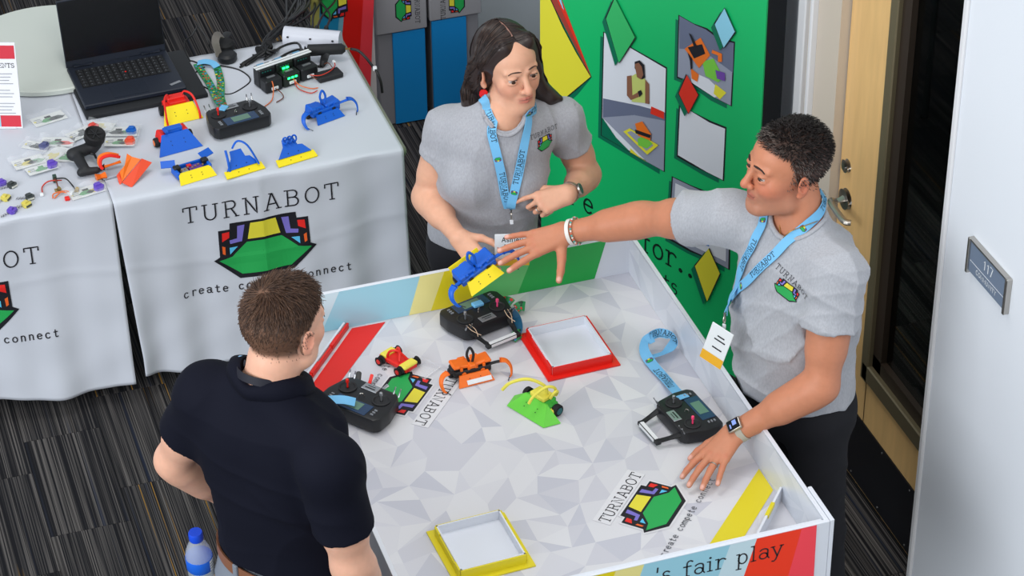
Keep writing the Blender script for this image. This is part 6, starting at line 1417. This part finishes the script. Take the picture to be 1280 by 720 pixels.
# --- laptop on a black sleeve
A_, B_, C_ = tt(84, 91, .02), tt(208, 68, .02), tt(104, 139, .02); ux = (B_-A_).normalized(); lw = (B_-A_).length; ld = (C_-A_).length; hm_ = (A_+B_)/2
DKB = mat('dark_blue_grey_case', (27, 33, 46), .45); sl = item('laptop_sleeve', 'thick flat black slab beneath the open laptop', 'dock', hm_+Vector((.035, -ld*.53, -.018)), math.degrees(math.atan2(ux.y, ux.x)))
MB().box((0, 0, .009), (lw+.070, ld+.055, .018), bev=.006, seg=2).build('slab', mat('black_sleeve', (24, 26, 30), .6), sl)
lp = item('laptop', 'open dark laptop with a black screen at the table back', 'laptop', hm_+Vector((0, 0, .0)), math.degrees(math.atan2(ux.y, ux.x)))
MB().box((0, -ld/2, .010), (lw, ld, .016), bev=.003).build('base', DKB, lp); MB().box((0, -ld*.34, .0184), (lw*.88, ld*.46, .001)).build('keyboard_deck', BLKP, lp)
for r in range(6):
    for c in range(13): MB().box((-lw*.40+lw*.80*c/12, -ld*(.15+.075*r), .0202), (lw*.052, ld*.058, .0026), bev=.0006).build('key', BLKM, lp) if (r, c) == (0, 0) else None
k0 = [o for o in lp.children if o.name.startswith('key') and not o.name.startswith('keyb')][0]
for r in range(6):
    for c in range(13):
        if (r, c) != (0, 0): o = k0.copy(); COL.objects.link(o); o.parent = lp; o.location = (lw*.80*c/12, -ld*.075*r, 0)
MB().cyl((.006, -ld*.385, .0200), (.006, -ld*.385, .0232), .0035, n=10).build('pointing_stick', REDP, lp); MB().box((-.01, -ld*.80, .0186), (lw*.34, ld*.28, .0008)).build('touchpad', mat('touchpad', (30, 36, 48), .35), lp)
s = MB()
for r in range(6):
    for c in range(13): s.box((-lw*.40+lw*.80*c/12-.002, -ld*(.15+.075*r)+.001, .0216), (.0028, .0028, .0003))
tag(s.build('key_marks', mat('key_mark_grey', (120, 124, 132), .5), lp, smooth=0), kind='stuff'); MB().box((lw*.42, -ld*.86, .0186), (.040, .012, .0006), R=Matrix.Rotation(.35, 4, 'Z')).build('palm_badge', SILV, lp)
tl = Matrix.Rotation(math.radians(-13), 4, 'X'); sh_ = .235; MB().box(tl @ Vector((0, .004, sh_/2+.014)), (lw, .007, sh_), R=tl, bev=.002).build('lid', DKB, lp); MB().box(tl @ Vector((0, -.0002, sh_/2+.024)), (lw*.985, .0015, sh_-.030), R=tl).build('screen', mat('dark_screen', (14, 14, 16), .16), lp)
for q in (-1, 1): MB().tube([(q*lw*.34-.032, -.002, .020), (q*lw*.34+.032, -.002, .020)], .007, n=10).build('hinge', DKB, lp)
# --- paper sign at the left edge
ps = item('paper_sign', 'white printed sheet with red bands standing at the left edge', 'sign', tt(-9, 160, .004), -20); tl = Matrix.Rotation(math.radians(-8), 4, 'X'); sw_, sh2 = .20, .300
def pso(x, z, off=0.0): return tl @ Vector((x, -off, z))
MB().box(pso(0, sh2/2), (sw_, .0035, sh2), R=tl).build('sheet', mat('paper_white', (232, 232, 236), .5), ps); MB().box((0, .03, .0015), (sw_*.8, .07, .003)).build('stand_foot', mat('acrylic', (220, 226, 230), .1), ps)
pmap = lambda u, v, o=0.0: pso(u, v, .0022+o)
def prec(x0, x1, z0, z1, m, nm): s = MB(); print_poly(s, [(x0, z0), (x1, z0), (x1, z1), (x0, z1)], pmap, .0004, 0); s.build(nm, m, ps, smooth=0)
PRD = mat('print_band_red', (206, 50, 66), .5); prec(-sw_/2+.005, sw_/2-.004, sh2-.056, sh2-.010, PRD, 'red_band'); prec(.030, sw_/2-.004, .006, .046, PRD, 'red_band'); prec(-sw_/2+.005, .030, .006, .046, mat('print_band_sky', (140, 196, 222), .5), 'blue_band')
s = MB(); text(s, 'ENTS', .0145, lambda u, v, o: pmap(u+.066, v+sh2-.086, .0006), th=.13, track=.05); s.build('lettering', INK, ps, smooth=0); s = MB()
for k in range(13):
    if k in (4, 8): continue
    s.box(pso(.012+.004*(k % 3), sh2-.108-.0115*k, .0028), (.140-.02*(k % 3), .0004, .0018), R=tl)
tag(s.build('text_lines', GRW, ps, smooth=0), kind='stuff')
# --- clear packets with printed cards
PK = [('clear packet with green printed card, topmost of the packets by the laptop', 61, 149, 14, .115, .062, ('G', 'K'), None), ('clear packet with green and red hexagon prints, left in the pile', 72, 178, -20, .11, .06, ('G', 'R'), None),
      ('clear packet with yellow and green bot print, at the far left of the pile', 36, 203, 10, .105, .062, ('Y', 'G'), None), ('clear packet holding a purple bot, bottom left of the pile', 52, 211, 12, .10, .05, ('G',), 'P'),
      ('clear packet with a green print and purple bot, beside the pistol grip', 84, 197, -24, .11, .06, ('G',), 'P2'), ('clear packet holding a small red bot, back middle of the pile', 104, 166, 24, .11, .06, ('K',), 'R'),
      ('clear packet with a bright blue bot, far right of the pile', 148, 165, -20, .13, .060, ('K', 'G'), 'B'), ('clear packet with green print and orange red bot, right of the wheel controller', 150, 178, -18, .10, .055, ('G', 'Y'), 'O'),
      ('clear packet with grey blue bot, at the left end of the pile', 46, 183, -35, .09, .05, ('K',), 'N'), ('clear packet with pale prints, crushed between the others under the wheel controller', 66, 195, 40, .12, .055, ('Y',), None),
      ('clear packet with green print, leaning against the back of the wheel controller', 122, 172, 62, .10, .05, ('G',), None), ('clear packet with pale yellow print, at the back of the pile under the slab corner', 126, 158, -30, .09, .05, ('Y',), None),
      ('clear packet with green print and purple bot, lying alone in front of the pile', 108, 240, 12, .115, .058, ('G', 'Y'), 'P')]
CM = {'G': mat('card_green', (72, 150, 84), .5), 'K': mat('card_dark', (60, 66, 66), .5), 'R': mat('card_red', (214, 76, 66), .5), 'Y': mat('card_yellow', (214, 200, 96), .5), 'P': mat('bot_purple', (104, 78, 186), .4), 'P2': mat('bot_violet', (98, 84, 170), .4), 'B': mat('bot_blue', (24, 100, 190), .4), 'O': mat('bot_orange_red', (226, 86, 58), .4), 'N': mat('bot_slate', (84, 88, 130), .4)}
CARD = mat('card_stock', (222, 224, 222), .5)
def mini_bot(mb, c, sc, m=0): mb.prism([(-.014*sc, -.006*sc), (-.008*sc, -.013*sc), (.008*sc, -.013*sc), (.014*sc, -.006*sc), (.011*sc, .004*sc), (.008*sc, .012*sc), (-.008*sc, .012*sc), (-.011*sc, .004*sc)], 0, .010*sc, m, None, c); mb.box((c[0], c[1]+.002*sc, c[2]+.012*sc), (.014*sc, .012*sc, .006*sc), m, bev=.001)
for i, (lb, px, py, dg, w_, d_, pr, bot) in enumerate(PK):
    t = item('packet', lb, 'packet', tt(px, py, .003+.0022*(i % 4)), dg, 'clear packets with cards on the left table')
    w_ *= 1.14; d_ *= 1.14
    MB().box((0, 0, .002), (w_*.86, d_*.84, .0012)).build('card', CARD, t)
    for k, c_ in enumerate(pr): s = MB(); mp = plane_map((w_*(-.02+.20*k), 0, .0027), (1, 0, 0), (0, 1, 0)); print_poly(s, [(x*d_*.52, y*d_*.50) for x, y in LOGO[1][1]], mp, .0002, 0); s.box((0, d_*.16, .003), (d_*.3, d_*.16, .0006)); s.build('card_print', CM[c_], t, smooth=0)
    s = MB()
    for k in range(3): s.box((-w_*.28, d_*(.16-.14*k), .0029), (w_*.18, d_*.05, .0003))
    tag(s.build('fine_print', GRW, t, smooth=0), kind='stuff'); MB().box((-w_*.37, 0, .003), (w_*.06, d_*.12, .0006)).build('yellow_mark', CM['Y'], t)
    if bot: s = MB(); mini_bot(s, (w_*.30, -.004, .003), 1.25); s.build('bot_token', CM[bot], t)
    film(t, w_, d_*1.15, .006, i, 'bag_film')
# key ring bots at the left edge
KB = [('purple mini bot on a key ring, topmost at the left edge', 2, 230, 'P'), ('black mini bot on a key ring, beside the topmost purple one', 15, 233, 'K'), ('yellow and grey mini bot on a key ring, left of the yellow pair', 7, 249, 'Y'), ('black mini bot on a key ring, directly behind a yellow one', 37, 248, 'K'), ('yellow and grey mini bot on a key ring, right of the yellow pair', 33, 257, 'Y'), ('purple mini bot on a key ring, lowest and nearest the table front', 15, 265, 'P')]
for i, (lb, px, py, c_) in enumerate(KB):
    t = item('key_ring_bot', lb, 'key ring', tt(px, py), 15+20*(i % 3), 'key ring bots at the left edge'); s = MB(); mini_bot(s, (0, 0, 0), 1.1); s.build('bot', CM[c_], t); MB().box((0, -.013, .005), (.022, .005, .007), bev=.001).build('front_blade', mat('bot_pale', (206, 206, 196), .5) if c_ == 'K' else (CM['P2'] if c_ == 'P' else CM['K']), t)
    s = MB()
    for k in range(3): c = Vector((-.018-.008*k, .008+.004*k, .003)); s.tube([c+Vector((.005*math.cos(a), .004*math.sin(a), .002*math.sin(a*2))) for a in np.linspace(0, 2*math.pi, 13)[:-1]], .0009, n=5, closed=True)
    tag(s.build('chain', mat('chain_steel', (150, 150, 152), .3, 1.0), t), kind='stuff')
wg = item('wired_motor', 'small motors with red, black and orange wires, in front of the pistol grip', 'electronics', tt(72, 236), 0)
for nm, m_, pts in (('red_wire', WR, [(.02, .03, .01), (-.02, .035, .012), (-.045, .02, .004), (-.05, -.02, .003)]), ('black_wire', CABLE, [(.0, .03, .02), (.03, .028, .016), (.044, .01, .006), (.052, -.03, .004)]), ('brown_wire', WB_, [(0, .04, .02), (.002, .0, .008), (.0, -.03, .006)]), ('orange_wire', WO_, [(-.024, -.055, .003), (-.02, -.04, .008), (.0, -.036, .01), (.02, -.03, .006), (.03, -.034, .003)]), ('orange_wire', WO_, [(-.02, -.058, .003), (.004, -.04, .01), (.022, -.044, .006)])): wire(wg, pts, .0022, m_, nm)
MB().box((0, .045, .012), (.012, .016, .024), bev=.001).build('dark_board', mat('dark_green_board', (40, 66, 56), .4), wg); MB().box((-.054, -.026, .005), (.012, .012, .010), bev=.002).build('small_plug', LBL, wg); MB().cyl((-.008, -.02, .006), (.006, -.012, .008), .008, n=12).build('brass_motor', mat('brass_dull', (170, 146, 86), .35, .8), wg); MB().box((.018, -.075, .005), (.016, .016, .010), bev=.002).build('red_plug', REDP, wg); MB().box((.036, -.052, .005), (.008, .02, .010), bev=.001, R=Matrix.Rotation(-.4, 4, 'Z')).build('white_plug', LBL, wg); MB().cyl((.052, -.045, .006), (.058, -.03, .006), .007, n=10).build('brass_motor', mat('brass_dull', (170, 146, 86)), wg)
# pistol grip controller with wheel
pg = item('pistol_controller', 'black pistol grip controller with a ribbed wheel, among the packets', 'controller', tt(110, 205), 0); S = SD()
S.cone((-.042, .018, .034), (.024, .040, .036), .021, .019, .004); S.cone((-.030, .004, .030), (-.020, -.066, .022), .018, .016, .006); S.cone((-.034, -.074, .018), (.016, -.076, .018), .014, .011, .005); S.cone((.022, .040, .036), (.036, .044, .046), .024, .023, .004); V, Q = S.mesh(.004); np_mesh('grip', V, Q, BLKM, pg)
wm = Matrix.Rotation(.35, 3, 'X') @ Matrix.Rotation(.15, 3, 'Y'); w_ = MB().lathe([(.031, 0), (.034, .006), (.034, .030), (.030, .034), (.024, .028), (.006, .026)], (.034, .046, .058), 0, 24, wm).build('wheel', RUB, pg); s = MB()
for k in range(6): a = k*math.pi/3; s.box(Vector((.034, .046, .058))+wm @ Vector((.012*math.cos(a), .012*math.sin(a), .029)), (.022, .003, .004), R=(wm @ Matrix.Rotation(a, 3, 'Z')).to_4x4())
s.build('spokes', BLKM, w_); MB().cyl((.030, -.058, .014), (.044, -.060, .014), .012, n=14).build('end_knob', RUB, pg); MB().tube(smooth_path([(.012, .012, .03), (.024, .004, .028), (.026, -.014, .026)], 4), .004, n=8).build('trigger', BLKP, pg)
# orange robot arm with a red blade on a grey mount
oa = item('orange_gripper', 'orange gripper with an orange red blade, beside the pistol grip controller', 'robot part', tt(148, 214), 10)
MB().box((-.02, -.010, .006), (.085, .050, .008), bev=.002).build('grey_mount', mat('grey_mount', (166, 172, 182), .4), oa); MB().tube([(-.082, -.020, .012), (-.050, -.022, .012)], .015, n=12, flat=.7).build('end_cap', ORG, oa)
def plate(t, name, P, th, m):
    L0 = Vector(t.location); Rz = Matrix.Rotation(-t.rotation_euler.z, 3, 'Z'); P = [Rz @ (Vector(p)-L0) for p in P]; n_ = (P[1]-P[0]).cross(P[2]-P[0]).normalized()
    k = len(P); return MB().add([p for p in P]+[p+n_*th for p in P], [tuple(range(k)), tuple(range(2*k-1, k-1, -1))]+[(i, (i+1) % k, k+(i+1) % k, k+i) for i in range(k)]).build(name, m, t, smooth=0)
plate(oa, 'blade', [tt(177, 198, .052), tt(190, 203, .036), tt(165, 234, .004), tt(153, 228, .018)], .004, ORR)
plate(oa, 'orange_bracket', [tt(159, 192, .066), tt(165, 196, .058), tt(176, 199, .052), tt(153, 227, .016), tt(150, 215, .034), tt(156, 207, .048)], .004, ORG)
plate(oa, 'side_blade', [tt(146, 219, .026), tt(152, 211, .034), tt(154, 226, .012), tt(150, 231, .003)], .004, ORR)
for k, y in enumerate((.012, .026)): MB().tube(smooth_path([(.012, y-.006, .046), (-.020, y, .058), (-.046, y+.004, .052), (-.054, y-.004, .034), (-.050, y-.010, .022)], 5), .0055, n=8).build('arm', REDP if k == 0 else ORG, oa)
MB().tube([(-.042, .006, .026), (.012, .004, .030)], .0065, n=10, flat=.7).build('lower_arm', ORG, oa)
